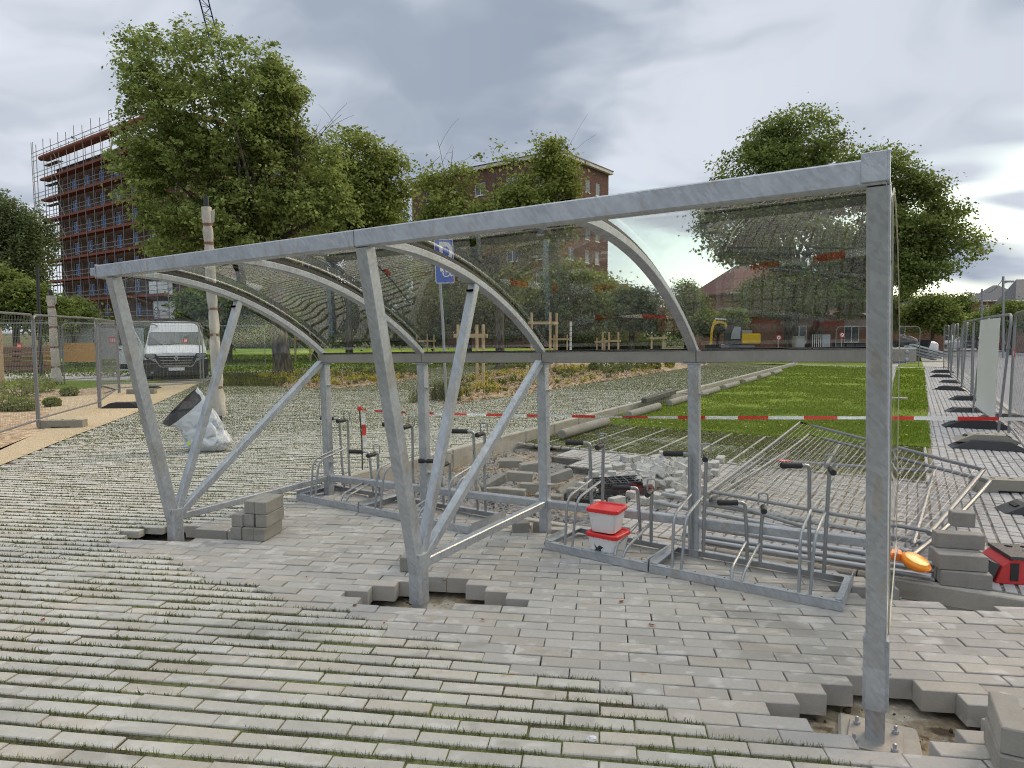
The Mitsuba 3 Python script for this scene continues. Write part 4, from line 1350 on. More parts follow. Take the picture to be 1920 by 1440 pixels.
part(t, 'reflector', MB().lathe([(0, 0), (0.012, 0), (0.010, 0.008), (0, 0.009)], 10, c + ax * 0.094 - nn * 0.01, R @ rot([0, 1, 0], math.pi / 2)), 'sign_red')

# the marker rod and the red and white tape
rod0 = G(680, 895)
rod = thing('marker_rod', 'thin dark marker rod with a red and white tape end, between the left back posts', 'marker rod')
rtop = D(674, 766, rod0[1])
part(rod, 'rod', MB().tube([rod0, (rod0 + rtop) / 2 + [0.01, 0, 0], rtop], 0.009, 6), 'dark_paint', 40)
part(rod, 'clip', MB().cbox(rtop, (0.045, 0.03, 0.05), 0.006), 'red_plastic')
mb1, mb2 = MB(), MB()
hx = rtop + np.array([0.03, 0.0, -0.06])
for k, m in enumerate((mb2, mb1, mb2)):
    m.sweep([hx + [0.008 * k, 0, -0.13 * k + 0.0], hx + [0.008 * k + 0.012, 0.01, -0.13 * k - 0.06], hx + [0.008 * k + 0.006, 0.0, -0.13 * k - 0.13]], sq(0.05, 0.004), (0, 1, 0.1))
part(rod, 'tape_end', mb1, 'tape_red', label='red stretch of the hanging tape end')
part(rod, 'tape_end', mb2, 'tape_white', label='white stretch of the hanging tape end')
ctl = [(0.0, rtop + [0.02, 0, -0.01]), (1.0, D(800, 775, 6.70)), (2.0, S(2.58, DEEP + 0.10, 0) * [1, 1, 0] + [0, 0, 0.985]), (3.0, S(1.29, DEEP + 0.09, 0) * [1, 1, 0] + [0, 0, 1.055]), (4.0, S(0.0, DEEP + 0.09, 0) * [1, 1, 0] + [0, 0, 1.135]), (5.0, S(-2.2, DEEP + 0.08, 0) * [1, 1, 0] + [0, 0, 1.24])]
ct = np.array([c[1] for c in ctl])
from scipy.interpolate import CubicSpline  # noqa: E402
cs = CubicSpline([c[0] for c in ctl], ct)
dense = cs(np.linspace(0, 5, 800))
sl = np.r_[0, np.cumsum(np.linalg.norm(np.diff(dense, axis=0), axis=1))]
tape = thing('barrier_tape', 'twisted red and white barrier tape strung along the back of the shelter', 'barrier tape')
pos, k = 0.0, 0
while pos < sl[-1]:
    e = min(pos + (0.215 if k % 2 == 0 else 0.24), sl[-1])
    s = np.linspace(pos, e, 7)
    P = np.stack([np.interp(s, sl, dense[:, m]) for m in range(3)], 1)
    mb = MB()
    tv = np.gradient(P, axis=0)
    tv /= np.linalg.norm(tv, axis=1, keepdims=True)
    for d in range(6):
        q0, q1 = [], []
        for m, mbp in ((d, q0), (d + 1, q1)):
            tw = 0.55 * math.sin(s[m] * 2.1) + 0.25 * math.sin(s[m] * 5.3 + 1)
            wv = np.array([0, 0, 1.0]) * math.cos(tw) + np.cross(tv[m], [0, 0, 1.0]) * math.sin(tw)
            mbp += [P[m] - wv * 0.0125, P[m] + wv * 0.0125]
        mb.quad(q0[0], q1[0], q1[1], q0[1])
    part(tape, 'red_band' if k % 2 == 0 else 'white_band', mb, 'tape_red' if k % 2 == 0 else 'tape_white')
    pos, k = e, k + 1

# wheel-stop logs along the lawn
for k, (a0, a1) in enumerate(((6.25, 8.15), (9.2, 11.1), (11.78, 13.5), (14.5, 16.4), (17.0, 19.0), (19.8, 21.8), (22.5, 24.5), (25.2, 27.2))):
    key = thing('wheel_stop', f'{("nearest", "second", "third", "fourth", "fifth", "sixth", "seventh", "eighth")[k]} round grey wheel stop lying in the row along the kerb', 'wheel stop', 'wheel stops along the kerb')
    mb = MB()
    pr = W(a0, 4.68, 0.085), W(a1, 4.70, 0.085)
    d = (pr[1] - pr[0]) / np.linalg.norm(pr[1] - pr[0])
    mb.tube([pr[0], pr[0] + d * 0.012, (pr[0] + pr[1]) / 2, pr[1] - d * 0.012, pr[1]], [0.066, 0.078, 0.078, 0.078, 0.066], 14)
    scene[key] = mikit.ply(mb.mesh(), 'block_grey', smooth=40)
key = thing('steel_beam', 'grey beam lying on the kerb beyond the fourth back post', 'beam')
scene[key] = mikit.ply(MB().cbox(W(12.1, 5.0, 0.22), (2.6, 0.12, 0.11), 0.01, rotz(YAW_N + 0.05)).mesh(), 'plastic_dark')

# parking sign
sg = thing('parking_sign', 'blue parking sign with a white P and a wheelchair symbol on a grey post', 'sign')
b0 = G(838, 768)
tp = D(819, 450, b0[1] + 0.05)
part(sg, 'post', MB().tube([b0, D(830, 600, b0[1]), tp], 0.032, 10), 'tube_steel', 40)
sc_ = D(833, 490, b0[1] - 0.06)
yaw = 0.20
lean = -0.03
R = rotz(yaw) @ rot([0, 1, 0], lean)
plate = sbox(-0.16, -0.43, 0.16, 0.43).buffer(0.045)
RR = R @ rot([1, 0, 0], math.pi / 2)
part(sg, 'panel', MB().extrude(plate, 0.018, RR, sc_), 'sign_white')
part(sg, 'face', MB().extrude(plate.buffer(-0.014), 0.004, RR, sc_ + R @ np.array([0, -0.018, 0])), 'sign_blue')
pm = meshkit.text_mesh('P', 0.60, 0.004, bold=True)
part(sg, 'letter', MB().add((np.array(pm.vertices) * [0.64, 1, 1] + [-0.145, -0.20, 0]) @ RR.T + sc_ + R @ np.array([0, -0.0225, 0]), pm.faces), 'sign_white')
wc = shapely.union_all([Point(0, 0).buffer(0.085).difference(Point(0, 0).buffer(0.067)).difference(sbox(0.02, 0.02, 0.2, 0.2)).difference(sbox(-0.1, 0.05, 0.1, 0.2)), Point(-0.012, 0.15).buffer(0.022), LineString([(-0.012, 0.12), (-0.004, 0.03), (0.07, 0.03), (0.10, -0.06), (0.125, -0.05)]).buffer(0.013), LineString([(-0.01, 0.085), (0.055, 0.085)]).buffer(0.011)])
part(sg, 'wheelchair_symbol', MB().extrude(affinity.translate(wc, 0.035, -0.255), 0.004, RR, sc_ + R @ np.array([0, -0.0225, 0])), 'sign_white')
for z in (0.3, -0.3):
    part(sg, 'bracket', MB().box(sc_ + R @ np.array([-0.02, 0.03, z]), (0.14, 0.03, 0.035), R), 'tube_steel')


# wrapped lamp posts
def wrapped_post(label, base, top, r, straps, flare, seed):
    base, top = np.asarray(base, float), np.asarray(top, float)
    t = thing('lamp_post', label, 'lamp post', 'lamp posts wrapped in white cloth')
    ax = top - base
    Hh = np.linalg.norm(ax)
    ax /= Hh
    zs = np.linspace(0.10, Hh * 0.985, 46)
    a = np.array([1.0, 0, 0]) - ax * ax[0]
    a /= np.linalg.norm(a)
    b = np.cross(ax, a)
    n = 20
    rows = []
    for z in zs:
        f = z / Hh
        pinch = min([1.0] + [0.80 + 0.20 * min(1, abs(f - s) / 0.03) for s in straps])
        rr = r * (1 + flare * math.exp(-((f - 0.06) / 0.06) ** 2)) * (1 - 0.12 * f) * pinch
        for k in range(n):
            an = k * 2 * math.pi / n
            w = 1 + 0.24 * (meshkit.fbm(np.array([math.cos(an) * 1.2 + seed, math.sin(an) * 1.2, z * 1.9]), 3, seed) - 0.5) + 0.10 * math.sin(3 * an + z * 5 + seed)
            rows.append(base + ax * z + rr * w * (math.cos(an) * a + math.sin(an) * b))
    v = np.array(rows)
    i, j = np.meshgrid(np.arange(len(zs) - 1), np.arange(n), indexing='ij')
    q = np.stack([i * n + j, i * n + (j + 1) % n, (i + 1) * n + (j + 1) % n, (i + 1) * n + j], -1).reshape(-1, 4)
    part(t, 'wrapping', MB().add(v, q), 'cloth', True)
    part(t, 'pole', MB().tube([base, base + ax * (Hh + 0.14)], r * 0.5, 10), 'dark_paint', 40)
    mb = MB()
    tip = base + ax * Hh * 0.965
    mb.add([tip + a * r * 0.5, tip + a * r * 1.6 + ax * 0.05, tip + a * r * 1.35 - ax * 0.2, tip + a * r * 0.6 - ax * 0.24], [[0, 1, 2, 3]])
    mb.add([tip - a * r * 0.5 - ax * 0.04, tip - a * r * 1.6 - ax * 0.14, tip - a * r * 0.7 - ax * 0.12], [[0, 1, 2]])
    part(t, 'loose_end', mb, 'cloth')
    for s in straps:
        c = base + ax * Hh * s
        part(t, 'strap', MB().lathe([(r * 0.84, -0.02), (r * 0.90, -0.02), (r * 0.90, 0.025), (r * 0.84, 0.025)], 16, c, np.stack([a, b, ax], 1)), 'strap_brown', 30)


pb = G(412, 788)
wrapped_post('lamp post wrapped in white cloth with brown straps, standing in front of the big tree', pb, D(387, 382, pb[1]), 0.098, (0.075, 0.155, 0.40, 0.52, 0.82, 0.905), 0.5, 3)
pb = G(107, 722)
wrapped_post('lamp post wrapped in white cloth, standing behind the second fence panel', pb, D(95, 552, pb[1]), 0.125, (0.20, 0.42, 0.64, 0.86), 0.6, 8)
pb = G(78, 706)
key = thing('pole', 'plain dark pole standing left of the wrapped left lamp post', 'pole')
scene[key] = mikit.ply(MB().tube([pb, D(70, 500, pb[1])], 0.06, 8).mesh(), 'dark_paint', smooth=40)

# refuse sack: an open mouth with a black inside, tilted back
t = thing('refuse_sack', 'pale plastic sack with a wide black-lined mouth, standing on the paving behind the left strut', 'sack')
sb = G(395, 846)
m0 = np.array([-4.97, 9.95, 0])
nr, ns = 44, 72
rows = []
bc = np.array([sb[0] - 0.04, sb[1] + 0.06, 0.0])
mc = D(337, 762, sb[1] + 0.05)
mnormal = np.array([-0.62, -0.42, 0.66])
mnormal /= np.linalg.norm(mnormal)
mu = np.cross([0, 1, 0.25], mnormal)
mu /= np.linalg.norm(mu)
mu = np.array([0.66, 0.05, 0.75])
mu -= mnormal * (mu @ mnormal)
mu /= np.linalg.norm(mu)
mv = np.cross(mnormal, mu)
for k in range(nr):
    f = k / (nr - 1)
    c = bc * (1 - f) + mc * f + np.array([0.10 * math.sin(math.pi * f), 0, 0.02 + 0.0 * f])
    ra, rb = np.interp(f, [0, 0.12, 0.35, 0.7, 1], [0.24, 0.33, 0.28, 0.27, 0.345]), np.interp(f, [0, 0.12, 0.35, 0.7, 1], [0.17, 0.25, 0.21, 0.17, 0.12])
    uu = np.array([1, 0.1, 0]) * (1 - f) + mu * f
    vv_ = np.array([-0.1, 1, 0]) * (1 - f) + mv * f
    uu /= np.linalg.norm(uu)
    vv_ /= np.linalg.norm(vv_)
    for j in range(ns):
        an = j * 2 * math.pi / ns
        cr1 = abs(meshkit.fbm(np.array([math.cos(an) * 2.4 + f * 1.3, math.sin(an) * 2.4 - f, f * 4.4]), 3, 4) - 0.5)
        w = 1 + 0.30 * (meshkit.fbm(np.array([math.cos(an) * 1.6, math.sin(an) * 1.6, f * 3.2]), 3, 4) - 0.5) - 0.20 * max(0.0, 0.10 - cr1) * 1.3 / 0.13 * (0.35 + 0.65 * math.sin(math.pi * min(f * 1.15, 1)))
        w += 0.05
        p = c + ra * w * math.cos(an) * uu + rb * w * math.sin(an) * vv_
        p[2] = max(p[2], 0.012 + 0.02 * f)
        rows.append(p)
v = np.array(rows)
i, j = np.meshgrid(np.arange(nr - 1), np.arange(ns), indexing='ij')
q = np.stack([i * ns + j, i * ns + (j + 1) % ns, (i + 1) * ns + (j + 1) % ns, (i + 1) * ns + j], -1).reshape(-1, 4)
part(t, 'film', MB().add(v, q), 'bag_film', True)
inner = v.reshape(nr, ns, 3)[19:]
ctr = inner.mean(1, keepdims=True)
inn = (ctr + (inner - ctr) * 0.93).reshape(-1, 3)
i, j = np.meshgrid(np.arange(nr - 20), np.arange(ns), indexing='ij')
q = np.stack([i * ns + j, (i + 1) * ns + j, (i + 1) * ns + (j + 1) % ns, i * ns + (j + 1) % ns], -1).reshape(-1, 4)
part(t, 'black_lining', MB().add(inn, q), 'plastic_black', True)
band = v.reshape(nr, ns, 3)[-7:]
ctr = band.mean(1, keepdims=True)
bnd = (ctr + (band - ctr) * 1.012).reshape(-1, 3)
i, j = np.meshgrid(np.arange(6), np.arange(ns), indexing='ij')
sel = ((np.arange(ns) > ns * 0.42) & (np.arange(ns) < ns * 0.93))[j.ravel()]
q = np.stack([i * ns + j, i * ns + (j + 1) % ns, (i + 1) * ns + (j + 1) % ns, (i + 1) * ns + j], -1).reshape(-1, 4)[sel]
part(t, 'turned_rim', MB().add(bnd, q), 'plastic_black', True)
w3 = v.reshape(nr, ns, 3)
mb = MB()
for (k0, k1, j0, j1) in ((8, 14, 43, 47),):
    g_ = w3[k0:k1 + 1, j0:j1 + 1]
    cc = w3[k0:k1 + 1].mean(1, keepdims=True)
    g_ = (cc + (g_ - cc) * 1.014).reshape(-1, 3)
    nj = j1 - j0 + 1
    i, j = np.meshgrid(np.arange(k1 - k0), np.arange(nj - 1), indexing='ij')
    mb.add(g_, np.stack([i * nj + j, i * nj + j + 1, (i + 1) * nj + j + 1, (i + 1) * nj + j], -1).reshape(-1, 4))
part(t, 'print', mb, 'lime', True, label='lime green print on the sack')
# crumpled litter scrap and dry leaves on the paving
lf = MB()
for px, py in ((160, 1050), (720, 1168), (905, 1162), (80, 1162), (1395, 1124), (575, 1082), (1165, 1128), (835, 1090), (1222, 1172), (665, 1135)):
    p = G(px, py, 0.004)
    pts = np.array([[0.02, 0, 0.004], [0.008, 0.012, 0.001], [-0.015, 0.007, 0.006], [-0.02, -0.003, 0.002], [0.002, -0.012, 0.005]]) * rng.uniform(0.5, 1.1)
    lf.add(pts @ rotz(rng.uniform(0, 6)).T + p, [[0, 1, 2], [0, 2, 3], [0, 3, 4]], (0.16 + 0.12 * rng.random(), 0.085, 0.045))
whole('dry_leaves', lf, 'blade', 'small dry brown leaves scattered on the paving', 'leaves', kind='stuff')
p = G(1110, 1385, 0.012)
key = thing('paper_scrap', 'crumpled white paper scrap on the pale paving in the foreground', 'paper scrap')
m = trimesh.creation.icosphere(2, 1.0)
vv = np.array(m.vertices)
vv = vv * (0.6 + 0.9 * meshkit.fbm(vv * 2.5, 2, 3))[:, None] * [0.020, 0.012, 0.012]
scene[key] = mikit.ply((vv + p, m.faces), 'white_plastic')


# ------------------------------------------------------------------ vehicles
def frame_of(pos, heading):
    """World transform for a thing whose own x runs to its viewer's right, y away from its front, z up."""
    h = np.asarray(heading, float)
    h = h / np.linalg.norm(h)
    R = np.stack([np.array([-h[1], h[0], 0]), np.array([-h[0], -h[1], 0]), np.array([0, 0, 1.0])], 1)
    return R, np.asarray(pos, float)


def loft(mb, rings, cap=True):
    rings = [np.asarray(r, float) for r in rings]
    m = len(rings[0])
    v = np.vstack(rings)
    n = len(rings)
    i, j = np.meshgrid(np.arange(n - 1), np.arange(m), indexing='ij')
    q = np.stack([i * m + j, i * m + (j + 1) % m, (i + 1) * m + (j + 1) % m, (i + 1) * m + j], -1).reshape(-1, 4)
    mb.add(v, q)
    if cap:
        for k in (0, n - 1):
            c = rings[k].mean(0)
            mb.add(np.vstack([rings[k], c]), [[a, (a + 1) % m, m] if k else [(a + 1) % m, a, m] for a in range(m)])
    return mb


def rrect(y, x0, x1, z0, z1, r, seg=4, shift=0.0):
    p = sbox(x0 + r, z0 + r, x1 - r, z1 - r).buffer(r, quad_segs=seg)
    c = np.array(p.exterior.coords)[:-1]
    return np.c_[c[:, 0], np.full(len(c), y) + shift * (c[:, 1] - z0), c[:, 1]]


def wheel(t, R, o, x, y, r=0.33, w=0.22):
    mb = MB().lathe([(r * 0.62, -w / 2), (r * 0.93, -w / 2), (r, -w * 0.32), (r, w * 0.32), (r * 0.93, w / 2), (r * 0.62, w / 2)], 22, (x, y, r), rot([0, 1, 0], math.pi / 2))
    wk = part(t, 'wheel', mb.xf(R, o), 'rubber_black', 30)
    mb = MB().lathe([(0, -w * 0.34), (r * 0.55, -w * 0.40), (r * 0.64, -w * 0.46), (r * 0.64, w * 0.46), (r * 0.55, w * 0.40), (0, w * 0.34)], 16, (x, y, r), rot([0, 1, 0], math.pi / 2))
    part(wk, 'rim', mb.xf(R, o), 'grey_paint', 30)


def van():
    t = thing('delivery_van', 'white delivery van with black bumper and grille, its side door swung open, facing the viewer', 'van')
    p = G(332, 713)
    R, o = frame_of(p, EYE[:2].tolist() + [0] - p * [1, 1, 0])
    hw = 1.03
    # side profile stations: (y, z bottom, z top, half width bottom, half width top)
    st = [(0.02, 0.30, 0.80, 0.93, 0.90), (0.06, 0.28, 0.97, 0.99, 0.95), (0.25, 0.28, 1.06, 1.01, 0.96), (0.55, 0.28, 1.14, 1.02, 0.97), (0.86, 0.28, 1.235, 1.03, 0.97), (1.25, 0.28, 1.62, 1.03, 0.90), (1.58, 0.28, 1.93, 1.03, 0.85),
          (1.80, 0.28, 2.08, 1.03, 0.82), (2.1, 0.28, 2.135, 1.03, 0.81), (5.4, 0.28, 2.15, 1.03, 0.82), (5.5, 0.30, 2.10, 1.02, 0.80)]
    rings = []
    for y, z0, z1, w0, w1 in st:
        zb = min(1.18, z1 - 0.12)
        k = max(0.0, (z1 - 0.12 - zb))
        pts = [(-w0, z0), (w0, z0), (w0, z0 + 0.25), (w0, (z0 + zb) / 2), (w0 * 0.99, zb), (w1 + (w0 - w1) * 0.55, zb + k * 0.5), (w1 + 0.02, z1 - 0.11), (w1 - 0.05, z1 - 0.02), (w1 * 0.5, z1 + 0.012), (0, z1 + 0.018)]
        left = [(-a, b) for a, b in pts[::-1][1:-1]]
        ring = pts + left
        rings.append([(a, y, b) for a, b in ring[1:]])
    body = part(t, 'body', loft(MB(), rings).xf(R, o), 'white_paint', 28)

    def front(poly, y, d, mat, name, parent=t, label=None, slope=0.0):
        mb = MB().extrude(poly, d, rot([1, 0, 0], math.pi / 2), (0, y, 0))
        if slope:
            mb.v = [v + np.c_[0 * v[:, 0], slope * (v[:, 2] - v[:, 2].min()), 0 * v[:, 0]] for v in mb.v]
        return part(parent, name, mb.xf(R, o), mat, 20, label=label)
    bump = Polygon([(-1.02, 0.20), (1.02, 0.20), (1.03, 0.72), (0.84, 0.74), (0.62, 0.62), (0.55, 0.46), (-0.55, 0.46), (-0.62, 0.62), (-0.84, 0.74), (-1.03, 0.72)]).buffer(0.02)
    front(bump, 0.10, 0.16, 'plastic_black', 'bumper')
    front(sbox(-0.9, 0.10, 0.9, 0.24), 0.30, 0.10, 'rubber_black', 'underside')
    gr = Polygon([(-0.62, 0.88), (0.62, 0.88), (0.66, 0.80), (0.56, 0.55), (0.44, 0.47), (-0.44, 0.47), (-0.56, 0.55), (-0.66, 0.80)])
    gk = front(gr, 0.02, 0.05, 'plastic_black', 'grille')
    for z, w in ((0.82, 0.56), (0.72, 0.52), (0.62, 0.47), (0.535, 0.41)):
        front(sbox(-w, z - 0.009, w, z + 0.009), -0.03, 0.02, 'chrome', 'slat', gk)
    front(LineString([(-0.86, 0.80), (-0.66, 0.76), (-0.56, 0.55), (-0.45, 0.485), (0.45, 0.485), (0.56, 0.55), (0.66, 0.76), (0.86, 0.80)]).buffer(0.011), -0.032, 0.02, 'chrome', 'trim', gk)
    dia = Polygon([(0, 0.80 + 0.115), (0.075, 0.80), (0, 0.80 - 0.115), (-0.075, 0.80)])
    front(dia.difference(affinity.scale(dia, 0.5, 0.55)), -0.045, 0.03, 'chrome', 'emblem')
    for s in (-1, 1):
        hl = Polygon([(s * 0.60, 0.86), (s * 0.66, 0.97), (s * 0.98, 0.965), (s * 1.0, 0.84), (s * 0.90, 0.775), (s * 0.70, 0.79)])
        hk = front(hl, 0.05, 0.06, 'dark_paint', 'headlight')
        front(Polygon([(s * 0.66, 0.87), (s * 0.70, 0.945), (s * 0.96, 0.94), (s * 0.97, 0.85), (s * 0.72, 0.81)]), -0.012, 0.02, 'lens_glass', 'lens', hk)
        front(Point(s * 0.78, 0.30).buffer(0.035), -0.065, 0.02, 'lens_glass', 'fog_lamp')
    front(sbox(-0.26, 0.355, 0.26, 0.465), -0.065, 0.012, 'sign_white', 'number_plate')
    ws = Polygon([(-0.93, 0), (0.93, 0), (0.86, 0.62), (0.80, 0.66), (-0.80, 0.66), (-0.86, 0.62)])
    th = math.atan2(1.93 - 1.235, 1.58 - 0.86)
    mb = MB().extrude(ws, 0.02, rot([1, 0, 0], th), (0, 0.885, 1.262))
    mb.v = [v * [1 - 0.0 * 1, 1, 1] for v in mb.v]
    part(t, 'windscreen', mb.xf(R, o), 'window_glass')
    mb = MB().bar((-0.55, 0.83, 1.265), (0.15, 0.90, 1.31), 0.02, 0.015)
    part(t, 'wiper', mb.xf(R, o), 'rubber_black')
    mb = MB().box((-0.4, 0.99, 1.30), (0.35, 0.05, 0.02), rot([1, 0, 0], 0.6))
    part(t, 'papers', mb.xf(R, o), 'sign_white', label='papers behind the windscreen')
    for x in (-0.90, 0.90):
        wheel(t, R, o, x, 0.95)
        wheel(t, R, o, x, 4.6)
    mr = MB().cbox((1.17, 1.18, 1.30), (0.22, 0.12, 0.36), 0.03)
    part(t, 'mirror', mr.xf(R, o), 'plastic_black')
    # open door on the viewer's left, seen almost flat
    dk = part(t, 'door', MB().extrude(Polygon([(-0.86, 0.34), (-0.02, 0.34), (-0.02, 1.2), (-0.30, 1.86), (-0.42, 1.93), (-0.86, 1.93)]).difference(Polygon([(-0.80, 1.24), (-0.14, 1.24), (-0.38, 1.83), (-0.80, 1.83)])), 0.06, rot([1, 0, 0], math.pi / 2) , (0, 0, 0)).xf(rotz(-0.16), (-1.05, 1.05, 0)).xf(R, o), 'white_paint')
    part(dk, 'window', MB().extrude(Polygon([(-0.80, 1.24), (-0.14, 1.24), (-0.38, 1.83), (-0.80, 1.83)]), 0.012, rot([1, 0, 0], math.pi / 2), (0, -0.02, 0)).xf(rotz(-0.16), (-1.05, 1.05, 0)).xf(R, o), 'window_glass')
    part(dk, 'trim', MB().extrude(sbox(-0.85, 0.40, -0.04, 0.58), 0.02, rot([1, 0, 0], math.pi / 2), (0, -0.06, 0)).xf(rotz(-0.16), (-1.05, 1.05, 0)).xf(R, o), 'plastic_black')
    part(dk, 'handle', MB().box((-0.78, -0.075, 1.10), (0.12, 0.03, 0.03)).xf(rotz(-0.16), (-1.05, 1.05, 0)).xf(R, o), 'plastic_black')
    part(dk, 'mirror', MB().cbox((-0.28, -0.16, 1.34), (0.24, 0.14, 0.38), 0.04).xf(rotz(-0.16), (-1.05, 1.05, 0)).xf(R, o), 'plastic_black')
    rk_ = MB()
    for y in (2.4, 3.6, 4.8):
        rk_.bar((-0.85, y, 2.22), (0.85, y, 2.22), 0.05, 0.03)
    for x in (-0.85, 0.85):
        rk_.bar((x, 2.3, 2.22), (x, 4.9, 2.22), 0.04, 0.03)
        for y in (2.4, 3.6, 4.8):
            rk_.bar((x, y, 2.10), (x, y, 2.22), 0.04, 0.04, (0, 1, 0))
    part(t, 'roof_rack', rk_.xf(R, o), 'dark_paint')


van()


def car(label, pos, heading, paint, w=0.88, name='parked_car'):
    t = thing(name, label, 'car')
    R, o = frame_of(pos, heading)
    low = [rrect(0.0, -w * 0.9, w * 0.9, 0.28, 0.72, 0.10), rrect(0.12, -w * 0.98, w * 0.98, 0.20, 0.84, 0.12), rrect(1.0, -w, w, 0.20, 0.98, 0.14), rrect(3.3, -w, w, 0.20, 1.02, 0.14), rrect(4.2, -w * 0.97, w * 0.97, 0.24, 1.0, 0.14), rrect(4.35, -w * 0.88, w * 0.88, 0.3, 0.9, 0.12)]
    part(t, 'body', loft(MB(), low).xf(R, o), paint, 35)
    cab = [rrect(0.95, -w * 0.86, w * 0.86, 0.90, 0.99, 0.04), rrect(1.75, -w * 0.74, w * 0.74, 0.90, 1.46, 0.16), rrect(2.4, -w * 0.75, w * 0.75, 0.90, 1.52, 0.16), rrect(3.6, -w * 0.74, w * 0.74, 0.90, 1.46, 0.16), rrect(4.15, -w * 0.80, w * 0.80, 0.90, 1.02, 0.05)]
    part(t, 'roof', loft(MB(), cab).xf(R, o), paint, 35)
    ws = MB().quad((-w * 0.78, 1.02, 1.03), (w * 0.78, 1.02, 1.03), (w * 0.64, 1.66, 1.43), (-w * 0.64, 1.66, 1.43)).xf(np.eye(3), (0, -0.025, 0.02))
    part(t, 'windscreen', ws.xf(R, o), 'window_glass')
    part(t, 'grille', MB().cbox((0, 0.0, 0.50), (w * 1.2, 0.10, 0.26), 0.02).xf(R, o), 'plastic_black')
    part(t, 'number_plate', MB().box((0, -0.06, 0.50), (0.5, 0.012, 0.11)).xf(R, o), 'sign_white')
    for s in (-1, 1):
        part(t, 'headlight', MB().cbox((s * w * 0.72, 0.05, 0.70), (0.34, 0.10, 0.13), 0.02).xf(R, o), 'lens_glass')
        part(t, 'mirror', MB().cbox((s * (w + 0.10), 1.35, 1.02), (0.18, 0.10, 0.13), 0.02).xf(R, o), paint)
        for y in (0.8, 3.4):
            wheel(t, R, o, s * (w - 0.11), y, 0.32, 0.2)


toward = -N0
p = G(1819, 657)
car('dark blue-grey car driving towards the viewer on the street beyond the netting', p, toward, 'car_blue', 0.95)
p = D(1763, 653, 62)
p[2] = 0
car('white car parked beyond the far end of the pavement', p, toward * 1.0 + E0 * 0.25, 'white_paint', 0.86)
p = D(1774, 650, 74)
p[2] = 0
car('dark grey car parked behind the white one, far along the street', p, toward, 'dark_paint', 0.86)


def excavator():
    t = thing('excavator', 'small yellow excavator with grey cab working before the brick house', 'excavator')
    p = D(1383, 655, 46)
    o = np.array([p[0], p[1], 0.25])
    R = rotz(0.12)
    for y in (-0.75, 0.75):
        tr = sbox(-1.3, 0.24, 1.3, 0.30).buffer(0.24)
        part(t, 'track', MB().extrude(tr, 0.4, rot([1, 0, 0], math.pi / 2), (0, y + 0.2, -0.05)).xf(R, o), 'plastic_dark')
    part(t, 'chassis', MB().cbox((0, 0, 0.55), (1.9, 1.2, 0.25), 0.04).xf(R, o), 'grey_paint')
    part(t, 'counterweight', MB().cbox((0.55, 0.0, 1.06), (1.45, 1.7, 0.72), 0.10).xf(R, o), 'yellow_paint')
    part(t, 'engine_cover', MB().cbox((0.45, 0.35, 1.50), (1.1, 0.9, 0.28), 0.06).xf(R, o), 'grey_paint')
    cab = MB().extrude(Polygon([(-1.0, 0.72), (-0.15, 0.72), (-0.12, 1.95), (-0.70, 1.98), (-0.92, 1.5)]), 0.95, rot([1, 0, 0], math.pi / 2), (0, 0.1, 0))
    ck = part(t, 'cab', cab.xf(R, o), 'dark_paint')
    part(ck, 'window', MB().extrude(Polygon([(-0.90, 1.05), (-0.25, 1.05), (-0.22, 1.85), (-0.66, 1.88), (-0.85, 1.48)]), 0.015, rot([1, 0, 0], math.pi / 2), (0, -0.855, 0)).xf(R, o), 'lens_glass')
    part(t, 'boom', MB().sweep([(-0.45, 0.35, 1.0), (-0.62, 0.35, 1.7), (-0.80, 0.35, 2.12), (-1.25, 0.35, 2.20), (-1.65, 0.35, 2.05)], sq(0.15, 0.17), (0, 1, 0)).xf(R, o), 'yellow_paint')
    part(t, 'stick', MB().sweep([(-1.5, 0.35, 2.35), (-1.7, 0.35, 1.7), (-1.78, 0.35, 0.6)], sq(0.12, 0.14), (0, 1, 0)).xf(R, o), 'yellow_paint')
    part(t, 'ram', MB().tube([(-0.7, 0.35, 2.36), (-1.5, 0.35, 2.40)], 0.05, 8).xf(R, o), 'chrome', 40)
    part(t, 'bucket', MB().extrude(Polygon([(-2.05, 0.65), (-1.6, 0.68), (-1.5, 0.25), (-1.75, 0.08), (-2.0, 0.2)]), 0.7, rot([1, 0, 0], math.pi / 2), (0, 0.7, 0)).xf(R, o), 'dark_paint')


excavator()


# ------------------------------------------------------------------ buildings
def wall_frame(p0, p1):
    """A vertical wall from p0 to p1 (as seen from outside, left to right): point at (s along, off outwards, z)."""
    p0, p1 = np.array([*p0[:2], 0.0]), np.array([*p1[:2], 0.0])
    L = np.linalg.norm(p1 - p0)
    u = (p1 - p0) / L
    nrm = np.array([u[1], -u[0], 0])
    R = np.stack([u, -nrm, [0, 0, 1.0]], 1)
    return L, R, (lambda s, off, z: p0 + u * s + nrm * off + np.array([0, 0, z]))


